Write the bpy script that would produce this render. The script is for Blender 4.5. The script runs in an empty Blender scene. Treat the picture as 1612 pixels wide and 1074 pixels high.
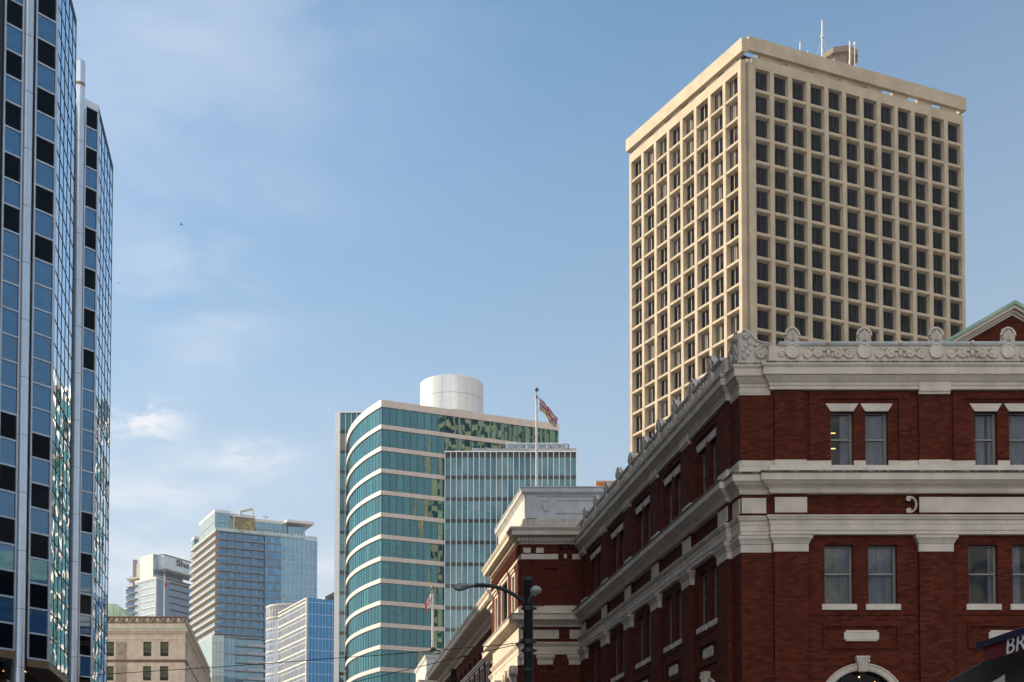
import bpy, bmesh, math, random
from mathutils import Vector, Matrix
R = math.radians
random.seed(7)
scn = bpy.context.scene
col = scn.collection

# ------------------------------------------------------------------ camera
cam_d = bpy.data.cameras.new('camera'); cam = bpy.data.objects.new('camera', cam_d); col.objects.link(cam)
cam.location = (0, 0, 1.7); cam.rotation_euler = (R(90 + 2.42), 0, 0)
cam_d.lens = 50; cam_d.sensor_width = 36; cam_d.sensor_fit = 'HORIZONTAL'
cam_d.shift_x = 0.0; cam_d.shift_y = 0.4578
cam_d.clip_start = 0.1; cam_d.clip_end = 20000
scn.camera = cam
scn.view_settings.view_transform = 'Standard'; scn.view_settings.look = 'None'
scn.view_settings.gamma = 1; scn.view_settings.use_curve_mapping = False
scn.view_settings.exposure = 0.6
scn.cycles.max_bounces = 7; scn.cycles.glossy_bounces = 4; scn.cycles.diffuse_bounces = 3
scn.cycles.transparent_max_bounces = 10; scn.cycles.caustics_reflective = False; scn.cycles.caustics_refractive = False
scn.cycles.volume_bounces = 0

# ------------------------------------------------------------------ sky and sun
SUN_EL, SUN_AZ = 27.0, -64.0      # azimuth measured from +Y (ahead) towards +X
w = bpy.data.worlds.new('World'); scn.world = w; w.use_nodes = True
nt = w.node_tree; N = nt.nodes; L = nt.links; N.clear()
def wn(t, **k):
    n = N.new(t)
    for a, b in k.items(): setattr(n, a, b)
    return n
def wmath(op, a, b=None, clamp=False):
    n = wn('ShaderNodeMath', operation=op, use_clamp=clamp)
    for i, x in enumerate((a, b)):
        if x is None: continue
        if isinstance(x, (int, float)): n.inputs[i].default_value = x
        else: L.new(x, n.inputs[i])
    return n.outputs[0]
sky = wn('ShaderNodeTexSky', sky_type='NISHITA', sun_disc=False)
sky.sun_elevation = R(SUN_EL); sky.sun_rotation = R(SUN_AZ)
sky.altitude = 20; sky.air_density = 1.0; sky.dust_density = 0.25; sky.ozone_density = 2.6
tc = wn('ShaderNodeTexCoord'); sep = wn('ShaderNodeSeparateXYZ'); L.new(tc.outputs['Generated'], sep.inputs[0])
def puff(direction, sx, sz):
    d = Vector(direction).normalized()
    a = wmath('DIVIDE', wmath('SUBTRACT', sep.outputs[0], d.x), sx)
    b = wmath('DIVIDE', wmath('SUBTRACT', sep.outputs[2], d.z), sz)
    r2 = wmath('ADD', wmath('MULTIPLY', a, a), wmath('MULTIPLY', b, b))
    return wmath('POWER', 2.718, wmath('MULTIPLY', r2, -1.0))
def cloud_noise(sx, sy, sz, detail, lo, hi, rough=.55, off=(0, 0, 0)):
    mp = wn('ShaderNodeMapping'); L.new(tc.outputs['Generated'], mp.inputs[0]); mp.inputs['Scale'].default_value = (sx, sy, sz)
    mp.inputs['Location'].default_value = off; mp.inputs['Rotation'].default_value = (0, .35, 0)
    nz = wn('ShaderNodeTexNoise'); nz.inputs['Scale'].default_value = 1; nz.inputs['Detail'].default_value = detail
    nz.inputs['Roughness'].default_value = rough; nz.inputs['Distortion'].default_value = .35
    L.new(mp.outputs[0], nz.inputs['Vector'])
    mr = wn('ShaderNodeMapRange', clamp=True); mr.inputs[1].default_value = lo; mr.inputs[2].default_value = hi
    mr.interpolation_type = 'SMOOTHSTEP'
    L.new(nz.outputs['Fac'], mr.inputs[0]); return mr.outputs[0]
def sdir(u, v):
    return (u - 806, 2239, (1370 - v) * 1.0)
veil_m = wmath('ADD', wmath('MULTIPLY', puff(sdir(250, 20), .17, .09), .75), wmath('MULTIPLY', puff(sdir(150, 120), .13, .1), .35))
veil = wmath('MULTIPLY', veil_m, cloud_noise(4, 4, 9, 5, .25, .75))
band_m = wmath('ADD', wmath('MULTIPLY', puff(sdir(330, 830), .13, .055), .8), wmath('MULTIPLY', puff(sdir(290, 470), .06, .05), .4))
band = wmath('MULTIPLY', band_m, cloud_noise(9, 9, 26, 6, .36, .72, .6, (3, 1, 2)))
pf = wmath('MULTIPLY', wmath('ADD', puff(sdir(222, 655), .022, .011), wmath('MULTIPLY', puff(sdir(390, 710), .02, .01), .6)), cloud_noise(34, 34, 70, 6, .36, .56, .6, (1, 5, 2)))
haze_l = wmath('MULTIPLY', puff(sdir(250, 1000), .35, .14), .35)
cl = wmath('ADD', wmath('ADD', wmath('MULTIPLY', veil, .5), wmath('MULTIPLY', band, .95)), wmath('ADD', wmath('MULTIPLY', pf, 1.0), haze_l), clamp=True)
mixc = wn('ShaderNodeMixRGB'); L.new(cl, mixc.inputs[0]); tint = wn('ShaderNodeMixRGB', blend_type='MULTIPLY'); tint.inputs[0].default_value = 1; L.new(sky.outputs[0], tint.inputs[1]); tint.inputs[2].default_value = (.80, 1.05, 1.05, 1); L.new(tint.outputs[0], mixc.inputs[1])
mixc.inputs[2].default_value = (5.7, 5.95, 6.3, 1)
# paler air towards the horizon
hz_f = wn('ShaderNodeMapRange', clamp=True); hz_f.inputs[1].default_value = .52; hz_f.inputs[2].default_value = .10; hz_f.inputs[3].default_value = .0; hz_f.inputs[4].default_value = .95; L.new(sep.outputs[2], hz_f.inputs[0])
hz_r = wn('ShaderNodeMapRange', clamp=True); hz_r.inputs[1].default_value = -.05; hz_r.inputs[2].default_value = .35; hz_r.inputs[3].default_value = .0; hz_r.inputs[4].default_value = .28; L.new(sep.outputs[0], hz_r.inputs[0])
hz_s = wmath('ADD', hz_f.outputs[0], hz_r.outputs[0], clamp=True)
mixh = wn('ShaderNodeMixRGB'); L.new(hz_s, mixh.inputs[0]); L.new(tint.outputs[0], mixh.inputs[1]); mixh.inputs[2].default_value = (3.1, 3.75, 4.45, 1); L.new(mixh.outputs[0], mixc.inputs[1])
# bright cloud added in the unseen sky behind the camera, lifting the shaded fronts
bk_m = wn('ShaderNodeMapRange', clamp=True); bk_m.inputs[1].default_value = .05; bk_m.inputs[2].default_value = -.35; bk_m.interpolation_type = 'SMOOTHSTEP'; L.new(sep.outputs[1], bk_m.inputs[0])
bk_x = wn('ShaderNodeMapRange', clamp=True); bk_x.inputs[1].default_value = .50; bk_x.inputs[2].default_value = .28; bk_x.interpolation_type = 'SMOOTHSTEP'; L.new(sep.outputs[0], bk_x.inputs[0])
bk = wmath('MULTIPLY', wmath('MULTIPLY', bk_m.outputs[0], bk_x.outputs[0]), cloud_noise(2.2, 2.2, 5, 6, .40, .58, .6, (7, 3, 1)))
mixb = wn('ShaderNodeMixRGB'); L.new(bk, mixb.inputs[0]); L.new(mixc.outputs[0], mixb.inputs[1]); mixb.inputs[2].default_value = (14.0, 13.4, 12.6, 1)
bg = wn('ShaderNodeBackground'); L.new(mixb.outputs[0], bg.inputs[0]); bg.inputs[1].default_value = 0.10
out = wn('ShaderNodeOutputWorld'); L.new(bg.outputs[0], out.inputs[0])

sd = bpy.data.lights.new('sun', 'SUN'); sd.energy = 5.0; sd.angle = R(0.53); sd.color = (1.0, .83, .60)
so = bpy.data.objects.new('sun', sd); col.objects.link(so)
sv = Vector((math.sin(R(SUN_AZ)) * math.cos(R(SUN_EL)), math.cos(R(SUN_AZ)) * math.cos(R(SUN_EL)), math.sin(R(SUN_EL))))
so.rotation_euler = sv.to_track_quat('Z', 'Y').to_euler(); so.location = (-80, 40, 150)

# ------------------------------------------------------------------ materials
class G:
    def __init__(s, name):
        s.m = bpy.data.materials.new(name); s.m.use_nodes = True; s.t = s.m.node_tree; s.t.nodes.clear()
        s.out = s.n('ShaderNodeOutputMaterial'); s.tc = s.n('ShaderNodeTexCoord')
    def n(s, t, **k):
        x = s.t.nodes.new(t)
        for a, b in k.items(): setattr(x, a, b)
        return x
    def l(s, a, b): s.t.links.new(a, b)
    def set(s, sock, v):
        if isinstance(v, bpy.types.NodeSocket): s.l(v, sock)
        else: sock.default_value = v
    def math(s, op, a, b=None, clamp=False):
        x = s.n('ShaderNodeMath', operation=op, use_clamp=clamp); s.set(x.inputs[0], a)
        if b is not None: s.set(x.inputs[1], b)
        return x.outputs[0]
    def vmath(s, op, a, b=None):
        x = s.n('ShaderNodeVectorMath', operation=op); s.set(x.inputs[0], a)
        if b is not None: s.set(x.inputs[1], b)
        return x.outputs[0]
    def noise(s, scale, detail=4, vec=None, rough=.6, stretch=None):
        vec = vec or s.tc.outputs['Object']
        if stretch:
            mp = s.n('ShaderNodeMapping'); s.l(vec, mp.inputs[0]); mp.inputs['Scale'].default_value = stretch; vec = mp.outputs[0]
        x = s.n('ShaderNodeTexNoise'); x.inputs['Scale'].default_value = scale; x.inputs['Detail'].default_value = detail
        x.inputs['Roughness'].default_value = rough; s.l(vec, x.inputs['Vector']); return x
    def rng(s, v, a, b, c=0., d=1., smooth=True):
        x = s.n('ShaderNodeMapRange', clamp=True); s.set(x.inputs[0], v)
        for i, q in zip((1, 2, 3, 4), (a, b, c, d)): x.inputs[i].default_value = q
        if smooth: x.interpolation_type = 'SMOOTHSTEP'
        return x.outputs[0]
    def mix(s, f, a, b):
        x = s.n('ShaderNodeMixRGB'); s.set(x.inputs[0], f)
        for i, q in ((1, a), (2, b)): s.set(x.inputs[i], (q + (1,)) if isinstance(q, tuple) and len(q) == 3 else q)
        return x.outputs[0]
    def princ(s, base, rough=.7, metal=0., normal=None, spec=.4, coat=0):
        p = s.n('ShaderNodeBsdfPrincipled'); s.set(p.inputs['Base Color'], (base + (1,)) if isinstance(base, tuple) and len(base) == 3 else base)
        s.set(p.inputs['Roughness'], rough); p.inputs['Metallic'].default_value = metal
        p.inputs['Specular IOR Level'].default_value = spec
        if coat: p.inputs['Coat Weight'].default_value = coat
        if normal is not None: s.l(normal, p.inputs['Normal'])
        return p.outputs[0]
    def bump(s, h, strength=.3, dist=.02):
        b = s.n('ShaderNodeBump'); b.inputs['Strength'].default_value = strength; b.inputs['Distance'].default_value = dist
        s.l(h, b.inputs['Height']); return b.outputs[0]
    def done(s, sh): s.l(sh, s.out.inputs[0]); return s.m

def simple(name, c, rough=.7, metal=0., var=.12, scale=1.5, bump=.15, spec=.4, fine=14.):
    g = G(name)
    n1 = g.noise(scale, 5); n2 = g.noise(fine, 3)
    f = g.math('MULTIPLY_ADD', n1.outputs['Fac'], 1.0); f = g.rng(n1.outputs['Fac'], .3, .7)
    lo = tuple(x * (1 - var) for x in c); hi = tuple(min(1, x * (1 + var)) for x in c)
    base = g.mix(f, lo, hi)
    base = g.mix(g.rng(n2.outputs['Fac'], .35, .75, 0, .25), base, tuple(x * .8 for x in c))
    nm = g.bump(n2.outputs['Fac'], bump, .01) if bump else None
    return g.done(g.princ(base, rough, metal, nm, spec))

def brick_mat(name, c1, c2, mortar, bw=.29, bh=.098):
    g = G(name)
    b = g.n('ShaderNodeTexBrick'); g.l(g.tc.outputs['UV'], b.inputs['Vector'])
    b.inputs['Scale'].default_value = 1; b.inputs['Brick Width'].default_value = bw; b.inputs['Row Height'].default_value = bh
    b.inputs['Mortar Size'].default_value = .011; b.inputs['Mortar Smooth'].default_value = .3; b.inputs['Bias'].default_value = 0
    b.inputs['Color1'].default_value = c1 + (1,); b.inputs['Color2'].default_value = c2 + (1,); b.inputs['Mortar'].default_value = mortar + (1,)
    big = g.noise(.5, 6); st = g.noise(.9, 4, stretch=(1.5, 1.5, .25))
    base = g.mix(g.rng(big.outputs['Fac'], .35, .7, 0, .45), b.outputs['Color'], tuple(x * .55 for x in c1))
    base = g.mix(g.rng(st.outputs['Fac'], .5, .8, 0, .4), base, tuple(x * 1.35 for x in c2))
    fine = g.noise(60, 2)
    sp = g.noise(3.1, 2); base = g.mix(g.rng(sp.outputs['Fac'], .76, .8, 0, .5), base, (.4, .36, .32))
    h = g.math('ADD', g.math('MULTIPLY', b.outputs['Fac'], -1.0), g.math('MULTIPLY', fine.outputs['Fac'], .4))
    return g.done(g.princ(base, .85, 0, g.bump(h, .6, .015), .08))

def stone_mat(name, c, dirt=(.10, .085, .065), lo=.52, hi=.78, amt=.75, drip=.5, joint=1.1, sc=1.0, jd=.22):
    g = G(name)
    n1 = g.noise(1.1 * sc, 6); n2 = g.noise(3.0 * sc, 5, stretch=(2.2, 2.2, .45)); n3 = g.noise(25 * sc, 3)
    base = g.mix(g.rng(n1.outputs['Fac'], .3, .7), tuple(x * .86 for x in c), tuple(min(.9, x * 1.1) for x in c))
    base = g.mix(g.rng(n2.outputs['Fac'], lo, hi, 0, amt), base, dirt)
    if joint:
        s = g.n('ShaderNodeSeparateXYZ'); g.l(g.tc.outputs['UV'], s.inputs[0])
        fr = g.math('FRACT', g.math('DIVIDE', s.outputs[0], joint))
        j = g.math('LESS_THAN', fr, .012); base = g.mix(g.math('MULTIPLY', j, jd), base, tuple(x * .35 for x in c))
    base = g.mix(g.rng(n3.outputs['Fac'], .5, .8, 0, .3), base, tuple(x * .6 for x in c))
    return g.done(g.princ(base, .8, 0, g.bump(n3.outputs['Fac'], .25, .012), .3))

def glass_mat(name, tints, refl=.3, pu=1.4, pv=4.1, tilt=.012, wav=0., rough=.01, gloss=(1, 1, 1), dark=None, dark_p=.0, ior=1.5, wscale=.7, blur_rows=None):
    """opaque curtain-wall glass: what is behind the pane, under a mirror coat; each pane leans a little its own way"""
    g = G(name)
    mp = g.vmath('DIVIDE', g.tc.outputs['UV'], (pu, pv, 1)); fl = g.vmath('FLOOR', mp)
    wnz = g.n('ShaderNodeTexWhiteNoise', noise_dimensions='3D'); g.l(fl, wnz.inputs['Vector'])
    ramp = g.n('ShaderNodeValToRGB'); ramp.color_ramp.interpolation = 'LINEAR'
    e = ramp.color_ramp.elements
    while len(e) < len(tints): e.new(.5)
    for i, t in enumerate(tints): e[i].position = i / max(1, len(tints) - 1); e[i].color = t + (1,)
    g.l(wnz.outputs['Value'], ramp.inputs[0]); base = ramp.outputs[0]
    # inside: floors, ceilings and furniture seen softly through the glass
    n2 = g.noise(.55, 4, vec=g.tc.outputs['UV'], stretch=(1, 2.5, 1))
    base = g.mix(g.rng(n2.outputs['Fac'], .35, .7, 0, .55), base, tuple(x * .55 for x in tints[0]))
    if dark:
        base = g.mix(g.math('GREATER_THAN', wnz.outputs['Color'] if False else wnz.outputs['Value'], 1 - dark_p), base, dark)
    rv = g.vmath('MULTIPLY', g.vmath('SUBTRACT', wnz.outputs['Color'], (.5, .5, .5)), (tilt * 2, tilt * 2, tilt * 2))
    geo = g.n('ShaderNodeNewGeometry'); nrm = g.vmath('ADD', geo.outputs['Normal'], rv)
    if wav:
        nw = g.noise(wscale, 2, vec=g.tc.outputs['UV'], stretch=(1, .6, 1))
        nrm = g.vmath('ADD', nrm, g.vmath('MULTIPLY', g.vmath('SUBTRACT', nw.outputs['Color'], (.5, .5, .5)), (wav, wav, wav)))
    nrm = g.vmath('NORMALIZE', nrm)
    df = g.n('ShaderNodeBsdfDiffuse'); g.l(base, df.inputs[0])
    gl = g.n('ShaderNodeBsdfGlossy'); gl.inputs['Roughness'].default_value = rough; gl.inputs['Color'].default_value = gloss + (1,); g.l(nrm, gl.inputs['Normal'])
    fr = g.n('ShaderNodeFresnel'); fr.inputs['IOR'].default_value = ior; g.l(nrm, fr.inputs['Normal'])
    fac = g.math('MAXIMUM', g.math('ADD', g.math('MULTIPLY', fr.outputs[0], .9), refl), 0.0, clamp=True)
    mx = g.n('ShaderNodeMixShader'); g.l(fac, mx.inputs[0]); g.l(df.outputs[0], mx.inputs[1]); g.l(gl.outputs[0], mx.inputs[2])
    return g.done(mx.outputs[0])

def clear_pane(name, tint=(.72, .78, .84), refl=-.012):
    g = G(name)
    tr = g.n('ShaderNodeBsdfTransparent'); tr.inputs[0].default_value = tint + (1,)
    gl = g.n('ShaderNodeBsdfGlossy'); gl.inputs['Roughness'].default_value = .01
    n2 = g.noise(.8, 1); geo = g.n('ShaderNodeNewGeometry')
    nrm = g.vmath('NORMALIZE', g.vmath('ADD', geo.outputs['Normal'], g.vmath('MULTIPLY', g.vmath('SUBTRACT', n2.outputs['Color'], (.5, .5, .5)), (.06, .06, .06))))
    g.l(nrm, gl.inputs['Normal'])
    fr = g.n('ShaderNodeFresnel'); fr.inputs['IOR'].default_value = 1.5
    fac = g.math('ADD', fr.outputs[0], refl, clamp=True)
    mx = g.n('ShaderNodeMixShader'); g.l(fac, mx.inputs[0]); g.l(tr.outputs[0], mx.inputs[1]); g.l(gl.outputs[0], mx.inputs[2])
    return g.done(mx.outputs[0])
def emit_mat(name, c, s):
    g = G(name); e = g.n('ShaderNodeEmission'); e.inputs[0].default_value = c + (1,); e.inputs[1].default_value = s; return g.done(e.outputs[0])

M = {}
M['brick'] = brick_mat('red_brick', (.165, .034, .016), (.064, .014, .008), (.05, .022, .016))
M['stone'] = stone_mat('pale_terracotta', (.645, .57, .485), (.30, .26, .21), .58, .85, .4)
M['stone_black'] = stone_mat('sooty_stone_edge', (.26, .235, .20), (.035, .03, .026), .35, .6, .9)
M['stone_dirty'] = stone_mat('weathered_terracotta', (.54, .49, .43), (.16, .145, .12), .48, .72, .6)
M['stone_grey'] = stone_mat('painted_stone', (.56, .57, .58), (.12, .12, .12), .6, .85, .6)
M['curtain'] = simple('curtain_fabric', (.33, .33, .35), .9, var=.15, scale=2, bump=0)
M['curtain_tan'] = simple('tan_curtain', (.42, .36, .24), .9, var=.15, scale=2, bump=0)
M['dark'] = simple('dark_interior', (.012, .013, .016), .9, var=.2, bump=0)
M['sash'] = simple('grey_sash_paint', (.16, .155, .15), .5)
M['sash_pale'] = simple('pale_sash_paint', (.26, .255, .24), .5)
M['pane'] = clear_pane('window_glass')
M['warm_lamp'] = emit_mat('lit_ceiling_lamp', (1, .62, .2), 1.6)
M['lead'] = simple('lead_flashing', (.50, .53, .58), .45, var=.1)
M['copper'] = simple('green_copper', (.30, .43, .34), .6, var=.22, scale=.8)
M['copper_pale'] = simple('pale_green_copper', (.50, .66, .47), .6, var=.15, scale=.4)
M['roofing'] = simple('roof_gravel', (.22, .21, .2), .95)
M['concrete'] = stone_mat('tan_concrete', (.50, .415, .30), (.30, .24, .17), .50, .80, .55, joint=0, sc=.28)
M['concrete_dark'] = simple('dark_tan_concrete', (.26, .215, .165), .9, var=.12, scale=.4)  # darker tan concrete of the plant room and roof house
M['bronze'] = simple('sunlit_bronze_mullion', (.36, .30, .23), .6, .0, bump=0)  # lighter mullion copy for the sunlit face, the sun's glint put into its colour
M['blind'] = simple('office_blinds', (.13, .11, .095), .7, var=.4, scale=.5, bump=0)
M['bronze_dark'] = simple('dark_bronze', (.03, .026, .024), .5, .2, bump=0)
M['gran_glass'] = glass_mat('dark_tinted_glass', [(.004, .005, .009), (.010, .012, .018), (.022, .024, .032)], -.05, .8, 4.03, .02, gloss=(.7, .8, 1), ior=1.42)
M['silver'] = simple('brushed_aluminium', (.80, .88, .97), .33, .55, var=.05, bump=0)
M['silver_line'] = simple('pale_frame', (.66, .72, .80), .45, .3, bump=0)
M['mull_dark'] = simple('dark_mullion', (.018, .022, .03), .5, bump=0)
M['panel_blue'] = glass_mat('blue_spandrel_glass', [(.035, .13, .29), (.045, .15, .32), (.03, .12, .27)], .16, 1.3, 1.53 * .88, .006, .004, gloss=(.58, .82, 1))
M['panel_dark'] = glass_mat('dark_vision_glass', [(.003, .005, .009), (.006, .010, .016)], -.03, 1.3, 1.53 * .88, .006, .01)
M['side_glass'] = glass_mat('mirror_side_glass', [(.05, .10, .16), (.04, .085, .14)], .78, 1.3437, 1.53 * .88, .010, .035, wscale=1.1, gloss=(.86, .93, 1.0))
M['bronze_trim'] = simple('bronze_soffit_trim', (.33, .23, .14), .35, .5)
M['white_panel'] = simple('pink_granite_band', (.62, .56, .53), .5, var=.06, scale=.5)
M['white_metal'] = simple('white_metal_cladding', (.78, .78, .77), .35, .25, var=.04, bump=0)
M['wc_glass'] = glass_mat('teal_curtain_glass', [(.010, .075, .09), (.016, .11, .12), (.008, .06, .09), (.035, .19, .17), (.012, .09, .13), (.008, .05, .07)], .15, 1.36, 4.1, .012, .012, gloss=(.62, .95, .93), wscale=.4)
M['wc_glass_tall'] = glass_mat('blue_green_glass', [(.016, .085, .13), (.03, .15, .18), (.014, .08, .14), (.05, .22, .22)], .07, 1.07, 4.12, .010, .012, gloss=(.66, .93, 1), wscale=.25)
M['wc_spandrel'] = glass_mat('dark_spandrel', [(.010, .022, .026), (.014, .028, .032)], .0, 1.07, 4.1, .006)
M['louvre'] = simple('grey_louvre', (.22, .21, .20), .6)
M['cream_slab'] = simple('cream_balcony_slab', (.72, .64, .53), .7, var=.05)
M['slab_dark'] = simple('grey_and_shaded_slab', (.20, .20, .21), .7, var=.05)  # plain grey; on the hotel's side slabs it paints in their shade
M['rail_glass'] = glass_mat('pale_guard_glass', [(.27, .29, .31), (.34, .36, .37)], .10, 1.6, 3, .01)
M['fair_blue'] = glass_mat('deep_blue_glass', [(.02, .10, .21), (.05, .20, .37), (.12, .34, .52), (.02, .07, .15), (.05, .20, .38)], .16, 1.25, 3.27, .012, gloss=(.55, .8, 1))
M['fair_guard'] = glass_mat('blue_guard_glass', [(.04, .14, .26), (.06, .19, .33)], .06, 1.5, 3.27, .01, gloss=(.6, .85, 1))
M['fair_pale'] = glass_mat('pale_aqua_glass', [(.10, .27, .37), (.14, .33, .43), (.12, .30, .40), (.07, .20, .31)], .20, 1.9, 3.27, .008, gloss=(.8, .95, 1))
M['fair_white'] = glass_mat('whitish_green_glass', [(.40, .50, .47), (.50, .58, .54)], .15, 2.2, 3.4, .01, gloss=(.9, 1, .98))
M['garden'] = simple('dry_hanging_plants', (.42, .31, .14), .9, var=.6, scale=.9, fine=2.)
M['leaf'] = simple('roof_shrub', (.20, .22, .06), .9, var=.4)
M['roof_white'] = simple('white_roof_edge', (.70, .68, .65), .6, var=.04)
M['off_blue'] = glass_mat('bright_blue_glass', [(.02, .21, .47), (.035, .26, .54), (.025, .24, .53)], -.01, 1.0, 4.0, .006, gloss=(.7, .85, 1))
M['off_grey'] = glass_mat('warm_grey_glass', [(.16, .15, .14), (.22, .20, .17), (.10, .10, .11), (.26, .24, .20)], .10, 1.3, 4, .012)
M['off_curve'] = glass_mat('lilac_glass', [(.20, .24, .36), (.30, .33, .42), (.06, .09, .16), (.35, .37, .44)], .15, 1.4, 4, .012)
M['off_line'] = simple('cream_band', (.74, .67, .58), .6, var=.05)
M['shaw_white'] = glass_mat('white_green_glass', [(.60, .66, .62), (.72, .76, .71)], .26, 2.4, 3.3, .01)
M['shaw_blue'] = glass_mat('sky_blue_glass', [(.06, .15, .27), (.09, .21, .35)], .10, 2.0, 3.3, .012)
M['ink'] = simple('black_letters', (.015, .016, .018), .5, bump=0)
M['sand'] = stone_mat('pinkish_sandstone', (.76, .67, .575), (.20, .15, .11), .62, .85, .45, joint=1.4)
M['sand_dark'] = stone_mat('brown_carved_stone', (.27, .215, .17), (.08, .06, .05), .45, .75, .6, joint=0)
M['sand_mid'] = stone_mat('grey_brown_stone', (.50, .42, .35), (.20, .15, .11), .5, .8, .5, joint=0)
M['sand_glass'] = glass_mat('green_blind_glass', [(.015, .06, .05), (.03, .12, .10), (.02, .09, .075)], .05, .6, 1.1, .01)
M['black_metal'] = simple('black_painted_steel', (.012, .013, .015), .5, .1, bump=0)
M['lamp_lens'] = simple('hazy_lamp_lens', (.24, .25, .27), .25, 0)
M['lamp_body'] = simple('worn_lamp_housing', (.20, .20, .21), .5, .2)
M['wire'] = simple('black_cable', (.02, .02, .02), .7, bump=0)
M['screen_grey'] = glass_mat('grey_screen_glass', [(.10, .105, .11), (.12, .125, .13)], .03, 2, 3, .01)
M['maroon'] = simple('maroon_canvas', (.10, .012, .020), .85, var=.2, scale=4)
M['awning_bar'] = simple('glossy_navy_bar', (.02, .022, .05), .25, .3, bump=0)
M['letter_grey'] = simple('pale_grey_letters', (.55, .58, .60), .6, bump=0)
M['flag_red'] = simple('flag_red', (.62, .03, .04), .8, bump=0)
M['flag_white'] = simple('flag_white', (.80, .78, .76), .8, bump=0)
M['flag_blue'] = simple('flag_blue', (.05, .06, .20), .8, bump=0)
M['flag_gold'] = simple('flag_gold', (.80, .42, .03), .8, bump=0)
M['pole_white'] = simple('white_pole_paint', (.75, .72, .68), .4, bump=0)
M['orange'] = simple('orange_brick', (.62, .30, .14), .85)
M['asphalt'] = simple('asphalt', (.05, .05, .052), .9, scale=.6)
M['paving'] = simple('pale_paving', (.30, .29, .27), .9, scale=.5)
M['ground'] = simple('city_ground', (.26, .25, .235), .95, scale=.02)
M['bird'] = simple('dark_feather', (.03, .03, .035), .9, bump=0)
M['office_tan'] = simple('tan_office_cladding', (.62, .47, .27), .8, var=.08, scale=.3)

# ------------------------------------------------------------------ mesh building
ORI = {}                                      # world origin of every thing
class Fr:                                     # a wall plane: s along it, z up, o out of it
    def __init__(s, p, d, side=1):
        s.p = Vector((p[0], p[1])); s.d = Vector(d).normalized(); s.n = Vector((s.d.y, -s.d.x)) * side; s.side = side
    def __call__(s, a, z, o=0.):
        q = s.p + s.d * a + s.n * o; return (q.x, q.y, z)
    def sub(s, a, o=0.):
        f = Fr(s.p + s.d * a + s.n * o, s.d); f.n = s.n.copy(); f.side = s.side; return f
    def rot(s):                               # matrix taking local (x along, y inwards, z up) to this frame
        return Matrix(((s.d.x, -s.n.x, 0), (s.d.y, -s.n.y, 0), (0, 0, 1))).to_4x4()

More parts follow.
